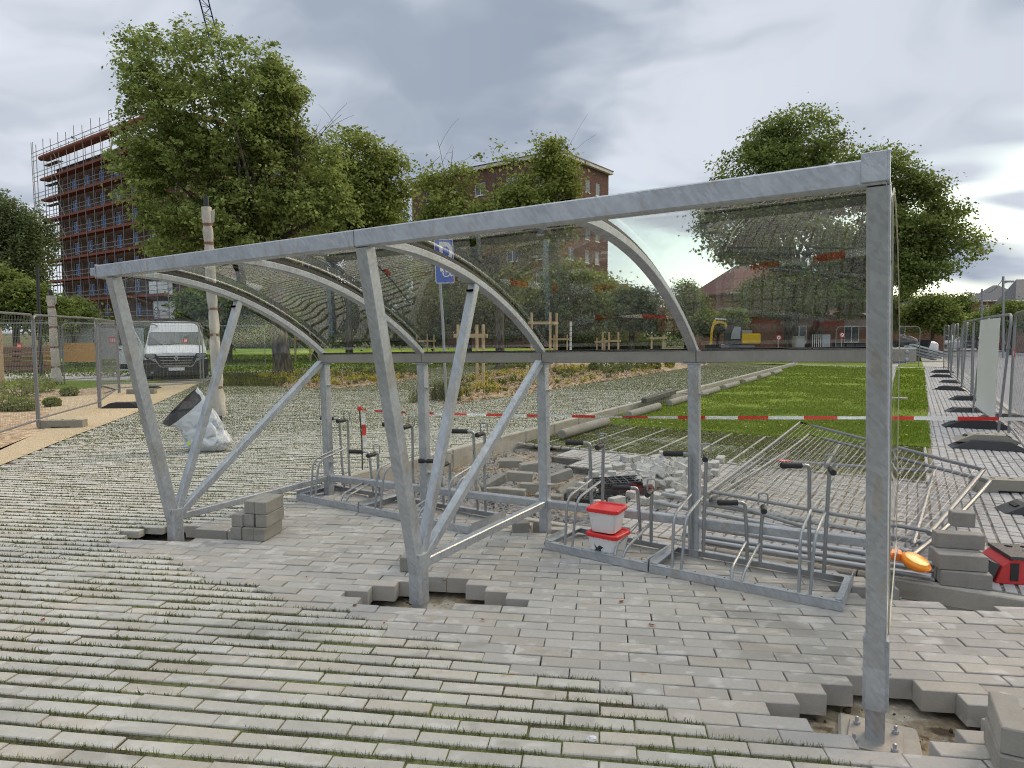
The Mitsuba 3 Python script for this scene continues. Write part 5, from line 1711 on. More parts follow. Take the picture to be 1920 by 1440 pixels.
def window(t, wf, s, z, w, h, glass='window_glass', panes=2, frame='frame_white', sill=True):
    L, R, P = wf
    fk = part(t, 'window', MB().extrude(sbox(-w / 2, -h / 2, w / 2, h / 2).difference(shapely.union_all([sbox(-w / 2 + 0.07 + k * (w - 0.07) / panes, -h / 2 + 0.07, -w / 2 + (k + 1) * (w - 0.07) / panes, h / 2 - 0.07) for k in range(panes)])), 0.06, R @ rot([1, 0, 0], math.pi / 2), P(s, 0.0, z)), frame)
    for k in range(panes):
        a, b = -w / 2 + 0.07 + k * (w - 0.07) / panes, -w / 2 + (k + 1) * (w - 0.07) / panes
        part(fk, 'pane', MB().extrude(sbox(a, -h / 2 + 0.07, b, h / 2 - 0.07), 0.012, R @ rot([1, 0, 0], math.pi / 2), P(s, 0.018, z)), glass)
    if sill:
        part(fk, 'sill', MB().box(P(s, 0.06, z - h / 2 - 0.05), (w + 0.16, 0.16, 0.07), R), 'frame_white')


def wall_mesh(wf, h, holes, th=0.3):
    L, R, P = wf
    pg = sbox(0, 0, L, h)
    for s, z, w, hh in holes:
        pg = pg.difference(sbox(s - w / 2, z - hh / 2, s + w / 2, z + hh / 2))
    return MB().extrude(pg, th, R @ rot([1, 0, 0], math.pi / 2), P(0, -th, 0) + R @ np.array([0, 0, 0]))


# apartment block behind the trees in the middle
ap = thing('apartment_block', 'eight-storey brown brick apartment block behind the trees in the middle', 'building')
K, Rg, Lf = np.array([5.45, 81.0]), np.array([12.8, 91.0]), np.array([-14.0, 96.0])
AH = 22.6
for a, b, cols in ((K, Rg, ((3.0, 1.3, 2), (7.0, 1.15, 1), (9.6, 1.15, 1))), (Lf, K, ((3.5, 1.6, 2), (8.0, 1.2, 1), (12.5, 1.7, 2), (17.7, 1.8, 2), (22.0, 1.2, 1)))):
    wf = wall_frame(a, b)
    zz = [2.6 + 2.93 * k for k in range(7)]
    part(ap, 'wall', wall_mesh(wf, AH, [(s, z, w, 1.55) for s, w, _ in cols for z in zz], 0.35), 'brick_brown')
    for s, w, n in cols:
        for z in zz:
            wfr = (wf[0], wf[1], (lambda q: (lambda ss, off, z_: q(ss, off - 0.12, z_)))(wf[2]))
            window(ap, wfr, s, z, w, 1.55, panes=n)
bk = Lf + (Rg - K)
mb = MB().extrude(Polygon([K, Rg, bk, Lf]).buffer(-0.5, join_style=2), AH - 0.4, t=(0, 0, 0))
part(ap, 'core', mb, 'brick_dark')
ov = Polygon([K, Rg, bk, Lf]).buffer(0.45, join_style=2)
rfk = part(ap, 'roof', MB().extrude(ov, 0.38, t=(0, 0, AH)), 'render_cream')
part(rfk, 'roof_edge', MB().extrude(ov.buffer(0.06, join_style=2), 0.10, t=(0, 0, AH + 0.38)), 'dark_paint')

# scaffolded block on the left
B1L, B1D = np.array([-63.6, 96.0]), np.array([0.806, -0.592])
B1C = B1L + B1D * 33
B1N = np.array([0.592, 0.806])
sb1 = thing('brick_block', 'dark brown brick block under scaffolding on the left, its windows covered with blue film', 'building')
wf1 = wall_frame(B1L, B1C)
wf2 = wall_frame(B1C, B1C + B1N * 20)
SH = 2.85
cols = [1.5 + 4.2 * k + 3.8 for k in range(7)]
holes = [(s, SH * k + 1.75, 1.5, 1.55) for s in cols for k in range(8)]
part(sb1, 'wall', wall_mesh(wf1, 24.3, holes, 0.35), 'brick_dark')
h2 = [(s, SH * k + 1.75, 1.5, 1.55) for s in (3.5, 8.0, 12.5, 17.0) for k in range(8)]
part(sb1, 'wall', wall_mesh(wf2, 24.3, h2, 0.35), 'brick_dark')
part(sb1, 'core', MB().extrude(Polygon([B1L + B1N, B1C + B1N - B1D, B1C + B1N * 19 - B1D, B1L + B1N * 19 + B1D]), 23.6), 'dark_paint')
for wf, hs in ((wf1, holes), (wf2, h2)):
    ins = (wf[0], wf[1], (lambda q: (lambda ss, off, z_: q(ss, off - 0.15, z_)))(wf[2]))
    for s, z, w, h in hs:
        if wf is wf1 and s > 30:
            continue
        window(sb1, ins, s, z, w, h, 'blue_film' if rng.random() < 0.75 else 'window_glass', 2, 'frame_white')
part(sb1, 'coping', MB().box(wf1[2](16.5, -0.12, 24.36), (33.2, 0.55, 0.1), wf1[1]), 'dark_paint')

sc = thing('scaffolding', 'tall steel scaffolding with rust-red decks round the brick block on the left', 'scaffolding')
LV = [3.1 + 2.83 * k for k in range(9)]


def scaffold(wf, s0, s1, step, full):
    L, R, P = wf
    n = int(round((s1 - s0) / step))
    for k in range(n + 1):
        s = s0 + k * step
        part(sc, 'standard', MB().tube([P(s, 1.55, 0), P(s, 1.55, 27.9 + 0.4 * (k % 2))], 0.05, 5), 'fence_steel', 40)
        if full and (k < 8 or k % 2 == 0):
            part(sc, 'standard', MB().tube([P(s + 0.15, 0.35, 0), P(s + 0.15, 0.35, 27.4)], 0.045, 5), 'fence_steel', 40)
    for z in LV:
        part(sc, 'deck', MB().box(P((s0 + s1) / 2 + 0.4, 0.95, z), (s1 - s0 - 0.6, 1.15, 0.09), R), 'deck_rust')
        part(sc, 'toe_board', MB().box(P((s0 + s1) / 2 + 0.4, 1.50, z + 0.13), (s1 - s0 - 0.6, 0.05, 0.24), R), 'deck_rust')
        for dz in (0.62, 1.15):
            part(sc, 'ledger', MB().tube([P(s0, 1.6, z + dz), P(s1, 1.6, z + dz)], 0.04, 5), 'fence_steel', 40)
        if full:
            part(sc, 'ledger', MB().tube([P(s0, 0.3, z + 0.9), P(s1, 0.3, z + 0.9)], 0.035, 5), 'fence_steel', 40)
    if full:
        for k, z in enumerate(LV[:-1]):
            part(sc, 'brace', MB().tube([P(s0 + 6.2, 1.66, LV[k + 1]), P(s0 + 8.9, 1.66, z)], 0.045, 5), 'foot_concrete', 40)
        for z in LV:
            for dz in (0.0, 0.6, 1.15):
                part(sc, 'transom', MB().tube([P(s0 - 1.5, 1.6, z + dz), P(s0 + 0.02, 1.6, z + dz)], 0.04, 5), 'fence_steel', 40)
            part(sc, 'end_deck', MB().box(P(s0 + 1.1, -0.1, z - 0.25), (5.0, 0.7, 0.09), R), 'plastic_dark')
        for s in (s0 - 1.5, s0 - 1.0):
            part(sc, 'standard', MB().tube([P(s, 1.6, 0), P(s, 1.6, 28.4)], 0.05, 5), 'fence_steel', 40)


scaffold(wf1, -2.4, 32.6, 2.5, True)
scaffold(wf2, 0.0, 20.0, 2.5, False)
part(sc, 'net_roll', MB().tube([wf1[2](-1.6, 1.3, 25.95), wf1[2](18, 1.3, 25.95), wf1[2](32.0, 1.3, 25.95)], 0.36, 10), 'deck_rust', 40, label='dark red rolled net along the top deck')
for lb, x0, x1, y0, y1, dep in (('upper', 280, 324, 528, 556, 79.0), ('lower', 289, 330, 565, 604, 79.0)):
    t = thing('banner', f'{lb} white banner hanging on the scaffolding above the van', 'banner', 'banners on the scaffolding')
    a, b = D(x0, y1, dep), D(x1, y1, dep - 1.2)
    zt = D(x0, y0, dep)[2]
    hh = zt - a[2]
    n1, n2 = 14, 10
    vv = [a * (1 - u) + b * u + [0, 0, hh * w] + np.array([0.3, -0.5, 0]) * 0.5 * (meshkit.fbm(np.array([u * 3, w * 2, len(lb)]), 2, 5) - 0.5) for u in np.linspace(0, 1, n1) for w in np.linspace(0, 1, n2)]
    i, j = np.meshgrid(np.arange(n1 - 1), np.arange(n2 - 1), indexing='ij')
    part(t, 'sheet', MB().add(vv, np.stack([i * n2 + j, (i + 1) * n2 + j, (i + 1) * n2 + j + 1, i * n2 + j + 1], -1).reshape(-1, 4)), 'sign_white', True)
    if lb == 'lower':
        Lb, Rb, Pb = wall_frame(a, b)
        mk = shapely.union_all([LineString([(0.25, 0.5), (0.25, 1.25), (0.75, 1.75), (1.25, 1.25), (1.25, 0.5), (0.25, 0.5)]).buffer(0.04), LineString([(0.5, 0.6), (0.5, 1.2), (0.8, 0.9), (1.0, 1.25)]).buffer(0.04), LineString([(1.6, 1.9), (2.4, 1.9)]).buffer(0.07), LineString([(1.7, 1.2), (2.3, 1.2)]).buffer(0.04), LineString([(1.6, 0.8), (2.2, 0.8)]).buffer(0.04)])
        part(t, 'print', MB().extrude(mk, 0.01, Rb @ rot([1, 0, 0], math.pi / 2), Pb(0, 0.30, a[2])), 'dark_paint', label='outline of a house and two lines of print')


def house(name, label, c, yaw, w, d, eave, ridge, wall, roof, wins, hip=1.6, chimney=None, cat='house'):
    t = thing(name, label, cat)
    R = rotz(yaw)
    o = np.array([c[0], c[1], 0.0])
    Q = lambda x, y, z: o + R @ np.array([x, y, z])  # noqa: E731
    cs_ = [(-w / 2, -d / 2), (w / 2, -d / 2), (w / 2, d / 2), (-w / 2, d / 2)]
    for k in range(4):
        a, b = cs_[k], cs_[(k + 1) % 4]
        wf = wall_frame(Q(*a, 0), Q(*b, 0))
        ws = [x for x in wins if x[0] == k]
        part(t, 'wall', wall_mesh(wf, eave, [(s, z, ww, hh) for _, s, z, ww, hh in ws], 0.28), wall)
        ins = (wf[0], wf[1], (lambda q: (lambda ss, off, z_: q(ss, off - 0.1, z_)))(wf[2]))
        for _, s, z, ww, hh in ws:
            window(t, ins, s, z, ww, hh)
    part(t, 'core', MB().box(Q(0, 0, eave / 2), (w - 0.8, d - 0.8, eave - 0.1), R), 'dark_paint')
    e = 0.4
    A = [Q(-w / 2 - e, -d / 2 - e, eave - 0.05), Q(w / 2 + e, -d / 2 - e, eave - 0.05), Q(w / 2 + e, d / 2 + e, eave - 0.05), Q(-w / 2 - e, d / 2 + e, eave - 0.05)]
    r0, r1 = Q(-w / 2 + hip, 0, ridge), Q(w / 2 - hip, 0, ridge)
    v = A + [r0, r1]
    up = np.array([0, 0, 0.14])
    v = [x for x in v] + [x - up for x in v[:4]]
    mb = MB().add(v, [[0, 1, 5], [0, 5, 4], [1, 2, 5], [2, 3, 4], [2, 4, 5], [3, 0, 4], [6, 7, 1], [6, 1, 0], [7, 8, 2], [7, 2, 1], [8, 9, 3], [8, 3, 2], [9, 6, 0], [9, 0, 3]])
    rk_ = part(t, 'roof', mb, roof)
    part(rk_, 'gutter', MB().tube([A[0] - [0, 0, 0.1], A[1] - [0, 0, 0.1]], 0.07, 6), 'frame_white', 40)
    if chimney:
        part(rk_, 'chimney', MB().box(Q(chimney[0], chimney[1], ridge), (0.7, 0.6, 1.8), R), wall)
    return t


house('brick_house', 'red-roofed brick house behind the excavator', D(1412, 640, 66), 0.18, 9.2, 8.5, 5.4, 8.2, 'brick_red', 'roof_tile', [(0, 1.4, 3.9, 1.0, 1.5), (0, 4.6, 3.9, 1.2, 1.5), (0, 7.6, 3.9, 1.0, 1.5), (0, 2.2, 1.4, 1.1, 1.5), (0, 6.5, 1.4, 1.4, 1.6), (3, 2.5, 3.9, 1.0, 1.5)], 2.6, (1.5, 1.0))
house('brick_house', 'low brick house right of the excavator, behind the big right tree', D(1520, 640, 60), 0.05, 9.5, 7.0, 3.4, 6.0, 'brick_red', 'roof_tile', [(0, 2.0, 1.6, 1.3, 1.4), (0, 6.5, 1.6, 1.3, 1.4)], 0.5)
house('brick_house', 'far house with a red roof right of the apartment block', D(1158, 620, 118), -0.2, 9, 9, 6.0, 10.2, 'brick_red', 'roof_tile', [(0, 3, 5.5, 1.2, 1.4), (0, 8, 5.5, 1.2, 1.4)], 3.0)
house('brick_house', 'brick house with a grey hipped roof at the far end of the street', D(1862, 620, 100), -0.5, 7.0, 8.0, 6.4, 8.7, 'brick_red', 'slate', [(0, 1.8, 5.0, 1.1, 1.3), (0, 5.0, 5.0, 1.1, 1.3), (3, 4.0, 5.0, 1.1, 1.3)], 3.2)
house('brick_house', 'brick house with a white eave cut by the right edge of the photo', D(1990, 620, 62), -0.45, 8.0, 8.0, 4.7, 6.7, 'brick_red', 'slate', [(0, 2.0, 3.9, 1.1, 1.4), (3, 3.0, 3.9, 1.1, 1.4), (3, 6.2, 3.9, 1.1, 1.4), (3, 3.0, 1.4, 1.1, 1.4)], 0.4)
house('brick_house', 'red brick house left of the street, just right of the front corner post', D(1686, 620, 64), 1.03, 12.0, 7.0, 4.0, 5.0, 'brick_red', 'slate', [(0, 2.0, 2.0, 1.1, 1.4), (0, 5.5, 2.0, 1.1, 1.4), (0, 9.0, 2.0, 1.1, 1.4), (3, 3.5, 2.2, 1.2, 1.4)], 2.0)

# crane, bird, street lamps
cr_ = thing('tower_crane', 'dark blue lattice crane jib rising behind the big left tree', 'crane')
a, b = D(394, 62, 118.0), D(371, -28, 112.0)
dv_ = (b - a) / np.linalg.norm(b - a)
sx = np.cross(dv_, [0, 1, 0])
sx /= np.linalg.norm(sx)
sy = np.cross(dv_, sx)
Lc = np.linalg.norm(b - a)
a2 = a - dv_ * 14
for u, v in ((-1, -1), (1, -1), (0, 1)):
    part(cr_, 'chord', MB().tube([a2 + sx * u * 0.75 + sy * v * 0.7, b + sx * u * 0.75 + sy * v * 0.7], 0.11, 6), 'crane_blue', 40)
n = int((Lc + 14) / 1.5)
for k in range(n):
    p0, p1 = a2 + dv_ * k * 1.5, a2 + dv_ * (k + 1) * 1.5
    s = 1 if k % 2 else -1
    part(cr_, 'lacing', MB().tube([p0 + sx * s * 0.75 - sy * 0.7, p1 - sx * s * 0.75 - sy * 0.7], 0.06, 5), 'crane_blue', 40)
    part(cr_, 'lacing', MB().tube([p0 + sx * 0.75 - sy * 0.7, p1 + sy * 0.7], 0.05, 5), 'crane_blue', 40)
    part(cr_, 'lacing', MB().tube([p0 - sx * 0.75 - sy * 0.7, p1 + sy * 0.7], 0.05, 5), 'crane_blue', 40)
    part(cr_, 'lacing', MB().tube([p1 + sx * 0.75 - sy * 0.7, p1 - sx * 0.75 - sy * 0.7], 0.05, 5), 'crane_blue', 40)
bp = D(136, 259, 46)
key = thing('bird', 'small dark bird in flight above the scaffolding', 'bird')
mb = MB().tube([bp + [-0.13, 0, 0.02], bp + [-0.05, 0, 0.02], bp + [0.06, 0, 0], bp + [0.15, 0, -0.05]], [0.006, 0.035, 0.035, 0.012], 7)
for s in (-1, 1):
    mb.add([bp + [0.05, 0, 0.02], bp + [-0.04, 0, 0.02], bp + [0.00, s * 0.16, 0.10], bp + [0.07, s * 0.15, 0.10], bp + [0.14 , s * 0.30, -0.03]], [[0, 1, 2], [0, 2, 3], [3, 2, 4]])
scene[key] = mikit.ply(mb.mesh(), 'bird_black')
for lb, px, y0, y1, dep, arm in (('slim street lamp with an arm, left of the grey-roofed house', 1842, 641, 542, 62, -1.2), ('street pole with a short bracket near the right edge of the photo', 1882, 650, 518, 46, 0.4)):
    t = thing('street_lamp', lb, 'street lamp')
    p = D(px, y0, dep)
    tp_ = D(px - 1, y1, dep)
    part(t, 'pole', MB().tube([[p[0], p[1], 0], tp_], 0.075 if arm > 0 else 0.08, 8), 'grey_paint', 40)
    part(t, 'arm', MB().tube([tp_ - [0, 0, 0.5], tp_ + [arm, 0, -0.35]], 0.035, 6), 'grey_paint', 40)
    part(t, 'lamp_head', MB().cbox(tp_ + [arm * 1.1, 0, -0.35], (0.55, 0.22, 0.13), 0.03), 'grey_paint')
wp = [D(1881, 522, 46), D(1842, 545, 62)]
mid = (wp[0] + wp[1]) / 2 - [0, 0, 1.0]
key = thing('overhead_cable', 'thin cable sagging between the two street poles on the right', 'cable')
uu = np.linspace(0, 1, 12)[:, None]
scene[key] = mikit.ply(MB().tube((1 - uu) ** 2 * wp[0] + 2 * uu * (1 - uu) * mid + uu ** 2 * wp[1], 0.02, 4).mesh(), 'dark_paint')

# site clutter behind: hoarding, plywood, sleepers, containers, bins, round signs, sacks
ho = thing('hoarding', 'white site hoarding of upright sheets behind the rear fence row on the left', 'hoarding')
for k in range(7):
    a, b = D(104 + 24 * k, 664, 36), D(127 + 24 * k, 664, 36)
    part(ho, 'sheet', MB().box(((a[0] + b[0]) / 2, 36 + 0.05 * (k % 2), 1.15), (b[0] - a[0], 0.03, 1.65)), 'zinc_white')
a, b = D(90, 660, 36), D(290, 660, 36)
part(ho, 'top_rail', MB().bar((a[0], 36.0, 2.12), (b[0], 36.0, 2.32), 0.08, 0.12), 'foot_concrete')
key = thing('plywood_board', 'orange plywood board leaning before the white hoarding', 'board')
a, b = D(119, 668, 33), D(181, 668, 33)
scene[key] = mikit.ply(MB().box(((a[0] + b[0]) / 2, 33, 0.75), (b[0] - a[0], 0.05, 0.95), rot([1, 0, 0], -0.2)).mesh(), 'plywood')
for k in range(5):
    key = thing('timber', f'{("lowest", "second lowest", "middle", "second highest", "topmost")[k]} brown timber of the stack at the left edge', 'timber', 'stacked timbers at the left edge')
    a = D(30, 690, 29)
    scene[key] = mikit.ply(MB().cbox((a[0] + 0.1 * (k % 2), 29, 0.18 + 0.21 * k), (2.6, 0.7, 0.16), 0.01, rotz(0.06 * (k % 3))).mesh(), 'strap_brown')
for lb, px, dep in (('left of the white car', 1690, 40), ):
    t = thing('skip', 'dark open skip at the far end of the lawn beside the corner post', 'skip')
    p = D(1694, 640, 44)
    o = np.array([p[0], p[1], 0])
    part(t, 'body', MB().extrude(Polygon([(-1.0, 0.15), (1.0, 0.15), (1.35, 1.25), (-1.35, 1.25)]).difference(Polygon([(-0.9, 0.3), (0.9, 0.3), (1.27, 1.3), (-1.27, 1.3)])), 1.6, rot([1, 0, 0], math.pi / 2), o + [0, 0.8, 0]), 'dark_paint')
    part(t, 'load', MB().add(np.array([(np.array(v) * [1.05, 0.7, 0.55] * (0.7 + 0.6 * meshkit.fbm(np.array(v) * 2, 2, 7))) for v in trimesh.creation.icosphere(2).vertices]) + o + [0, 0, 0.95], trimesh.creation.icosphere(2).faces), 'plastic_dark')
for k in range(4):
    key = thing('white_board', f'{("first", "second", "third", "fourth")[k]} pale board of the leaning pile beyond the lawn, right of the corner post', 'board', 'pale boards piled beyond the lawn')
    p = D(1716 + 5 * k, 658, 41)
    scene[key] = mikit.ply(MB().box((p[0], p[1] - 0.25 * k, 0.40 + 0.10 * k), (2.2, 0.75, 0.09), rotz(-0.2) @ rot([0, 1, 0], 0.28)).mesh(), 'zinc_white')
sacki = trimesh.creation.icosphere(3)
for lb, px, py, dep, s in (('big white bulk bag beyond the lawn beside the white car', 1738, 655, 47, (0.62, 0.55, 0.6)), ):
    p = D(px, py, dep)
    v = np.array(sacki.vertices)
    v = np.sign(v) * np.abs(v) ** 0.6 * (0.85 + 0.3 * meshkit.fbm(v * 2.2, 3, 6))[:, None] * s
    key = thing('bulk_bag', lb, 'bag')
    scene[key] = mikit.ply((v + [p[0], p[1], 0.55], sacki.faces), 'white_plastic', smooth=True)
t = thing('traffic_cone', 'orange traffic cone beyond the far end of the pavement', 'cone')
p = D(1745, 650, 52)
part(t, 'cone', MB().lathe([(0.24, 0.04), (0.06, 0.9), (0, 0.9)], 14, (p[0], p[1], 0)), 'orange_plastic', 40)
part(t, 'foot_plate', MB().cbox((p[0], p[1], 0.02), (0.6, 0.6, 0.04), 0.01), 'orange_plastic')
t = thing('grey_cabinet', 'pale grey slab-sided cabinet between the two trunks of the right trees', 'cabinet')
p = D(1497, 655, 44)
part(t, 'body', MB().cbox((p[0], p[1], 0.75), (0.62, 0.5, 1.5), 0.02), 'foot_concrete')
part(t, 'door', MB().box((p[0], p[1] - 0.256, 0.8), (0.5, 0.02, 1.2)), 'grey_paint')
t = thing('white_gate', 'white barred gate right of the trunks of the right trees', 'gate')
p = D(1540, 655, 46)
part(t, 'panel', MB().box((p[0] + 0.35, p[1] + 0.1, 0.85), (0.55, 0.04, 1.5)), 'zinc_white')
for k in range(5):
    part(t, 'bar', MB().bar((p[0] - 0.62 + 0.14 * k, p[1], 0.1), (p[0] - 0.62 + 0.14 * k, p[1], 1.6), 0.04, 0.04, (0, 1, 0)), 'frame_white')
for k, px in enumerate((1572, 1590, 1608)):
    t = thing('wheelie_bin', f'{("left", "middle", "right")[k]} dark wheelie bin left of the front corner post, behind the lawn', 'bin', 'dark bins behind the lawn')
    p = D(px, 655, 45)
    part(t, 'body', MB().box((p[0], p[1], 0.5), (0.50, 0.55, 0.95), taper=1.12), 'plastic_dark')
    part(t, 'lid', MB().cbox((p[0], p[1] - 0.02, 1.02), (0.60, 0.66, 0.08), 0.02), 'plastic_black')
    for s in (-1, 1):
        part(t, 'wheel', MB().lathe([(0, -0.03), (0.1, -0.03), (0.1, 0.03), (0, 0.03)], 12, (p[0] + s * 0.22, p[1] + 0.25, 0.1), rot([0, 1, 0], math.pi / 2)), 'rubber_black')
for lb, px in (('left', 1460), ('right', 1579)):
    t = thing('round_sign', f'{lb} of the two small round red-rimmed signs behind the lawn', 'sign', 'round signs behind the lawn')
    p = D(px, 633 if lb == 'left' else 628, 38)
    part(t, 'post', MB().tube([(p[0], p[1] + 0.03, 0), (p[0], p[1] + 0.03, p[2] + 0.1)], 0.025, 8), 'grey_paint', 40)
    part(t, 'disc', MB().lathe([(0, -0.01), (0.14, -0.01), (0.14, 0.01), (0, 0.01)], 24, p, rot([1, 0, 0], math.pi / 2)), 'sign_white')
    part(t, 'rim', MB().lathe([(0.105, -0.014), (0.155, -0.014), (0.155, 0.014), (0.105, 0.014)], 24, p, rot([1, 0, 0], math.pi / 2)), 'sign_red')
    part(t, 'bar', MB().box(p + [0, -0.016, 0], (0.04, 0.006, 0.12), rot([0, 1, 0], 0.6)), 'dark_paint')


# timber tree stakes
def stakes(label, feet, h, bar_z, base, r=0.045):
    t = thing('tree_stakes', label, 'tree stakes', 'timber tree stakes in the beds')
    P = [np.array([base[0] + x, base[1] + y, 0.0]) for x, y in feet]
    for p in P:
        part(t, 'stake', MB().tube([p, p + [0, 0, h]], r, 9), 'wood', 40)
    for i, j in ((0, 1), (1, 2), (2, 0))[:max(1, len(P) - 1)]:
        a, b = P[i] + [0, -r, bar_z], P[j] + [0, -r, bar_z]
        d = (b - a) / np.linalg.norm(b - a)
        part(t, 'cross_bar', MB().bar(a - d * 0.16, b + d * 0.16, 0.035, 0.11), 'wood')
    return t


b = G(884, 735)
stakes('tree stakes with a cross bar in the bed just right of the parking sign', ((-0.42, 0.5), (0.35, -0.1), (0.1, 1.2)), 1.95, 1.62, b)
b = G(1018, 700)
stakes('taller tree stakes with a cross bar behind the middle back post', ((-0.48, 0.0), (0.30, 0.05), (0.62, 0.8)), 2.55, 2.12, b, 0.055)
b = D(1052, 668, 38)
stakes('tree stakes with a low cross bar right of the middle back post', ((-0.4, 0), (0.35, 0.1)), 1.6, 1.35, b)
b = D(1140, 668, 38)
stakes('cluster of tree stakes before the dark hedge', ((-0.25, 0.4), (0.05, 0), (0.6, 0.2)), 1.75, 1.25, b, 0.06)
b = D(1128, 668, 42)
stakes('pale thin tree stakes at the left end of the hedge', ((-0.3, 0), (0.2, 0.1)), 1.4, 1.15, b, 0.04)
b = D(1232, 668, 42)
stakes('tree stakes at the right end of the hedge', ((-0.35, 0), (0.4, 0.1)), 1.55, 1.38, b, 0.06)
b = D(800, 668, 42)
stakes('slim tree stakes far behind the parking sign', ((-0.6, 0), (0.0, 0.4), (0.45, 0.1)), 1.6, 1.2, b, 0.045)
b = D(4, 735, 19.0)
stakes('weathered tree stake with a cross bar at the left edge of the photo', ((0.0, 0), (-0.8, 0.3)), 1.85, 1.55, b, 0.075)
b = D(560, 668, 40)
stakes('tree stakes behind the big tree trunk, left of the first back post', ((-0.2, 0), (0.6, 0.3)), 1.75, 1.35, b, 0.06)
t = thing('marker_post', 'slim white banded marker post right of the tall tree stakes', 'post')
p = D(1070, 660, 40)
for k in range(8):
    part(t, 'band', MB().tube([(p[0], 40, 0.30 * k), (p[0], 40, 0.30 * k + 0.27)], 0.07, 8), 'frame_white' if k else 'sign_red', 40)
part(t, 'core', MB().tube([(p[0], 40, 0), (p[0], 40, 2.45)], 0.055, 8), 'dark_paint', 40)


# ------------------------------------------------------------------ trees, shrubs, plants
def leaves(mb, C, size, tone, up=0.45, n0=None, gain=None):
    """Leaf-shaped faces centred at C; n0 outward directions; tone (dark, light)."""
    n = len(C)
    nrm = rng.normal(0, 1, (n, 3))
    if n0 is not None:
        nrm = nrm * 0.75 + n0 * 0.5
    nrm[:, 2] += up
    nrm /= np.linalg.norm(nrm, axis=1, keepdims=True)
    t = np.cross(nrm, rng.normal(0, 1, (n, 3)))
    t /= np.linalg.norm(t, axis=1, keepdims=True) + 1e-9
    b = np.cross(nrm, t)
    s = (size * rng.uniform(0.6, 1.3, n))[:, None]
    v = np.stack([C - t * s * 0.55, C + b * s * 0.36 + nrm * s * 0.10, C + t * s * 0.55, C - b * s * 0.36 + nrm * s * 0.10], 1).reshape(-1, 3)
    k = np.arange(n)[:, None] * 4
    f = np.vstack([k + [0, 1, 2], k + [0, 2, 3]])
    u = np.clip(rng.beta(2, 2.4, n), 0, 1)[:, None]
    c = np.asarray(tone[0]) * (1 - u) + np.asarray(tone[1]) * u
    if gain is not None:
        c = c * gain[:, None]
    mb.add(v, f, np.repeat(c, 4, axis=0))


def limb(mb, p0, p1, r0, r1, wob=0.12, n=7, k=7):
    u = np.linspace(0, 1, n)[:, None]
    L = np.linalg.norm(p1 - p0)
    mid = rng.normal(0, wob * L, 3) * [1, 1, 0.4]
    P = p0 * (1 - u) + p1 * u + mid * (u * (1 - u)) * 2 + np.array([0, 0, 0.10 * L]) * u * (1 - u) * 2
    mb.tube(P, r0 + (r1 - r0) * u[:, 0] ** 0.8, k)


TONE_LIME = ((0.127, 0.176, 0.049), (0.471, 0.547, 0.191))
TONE_MID = ((0.105, 0.150, 0.043), (0.370, 0.444, 0.141))
TONE_DARK = ((0.074, 0.118, 0.034), (0.260, 0.333, 0.099))
TONE_FRESH = ((0.143, 0.185, 0.044), (0.440, 0.495, 0.160))
TONE_GREY = ((0.097, 0.132, 0.064), (0.273, 0.326, 0.150))


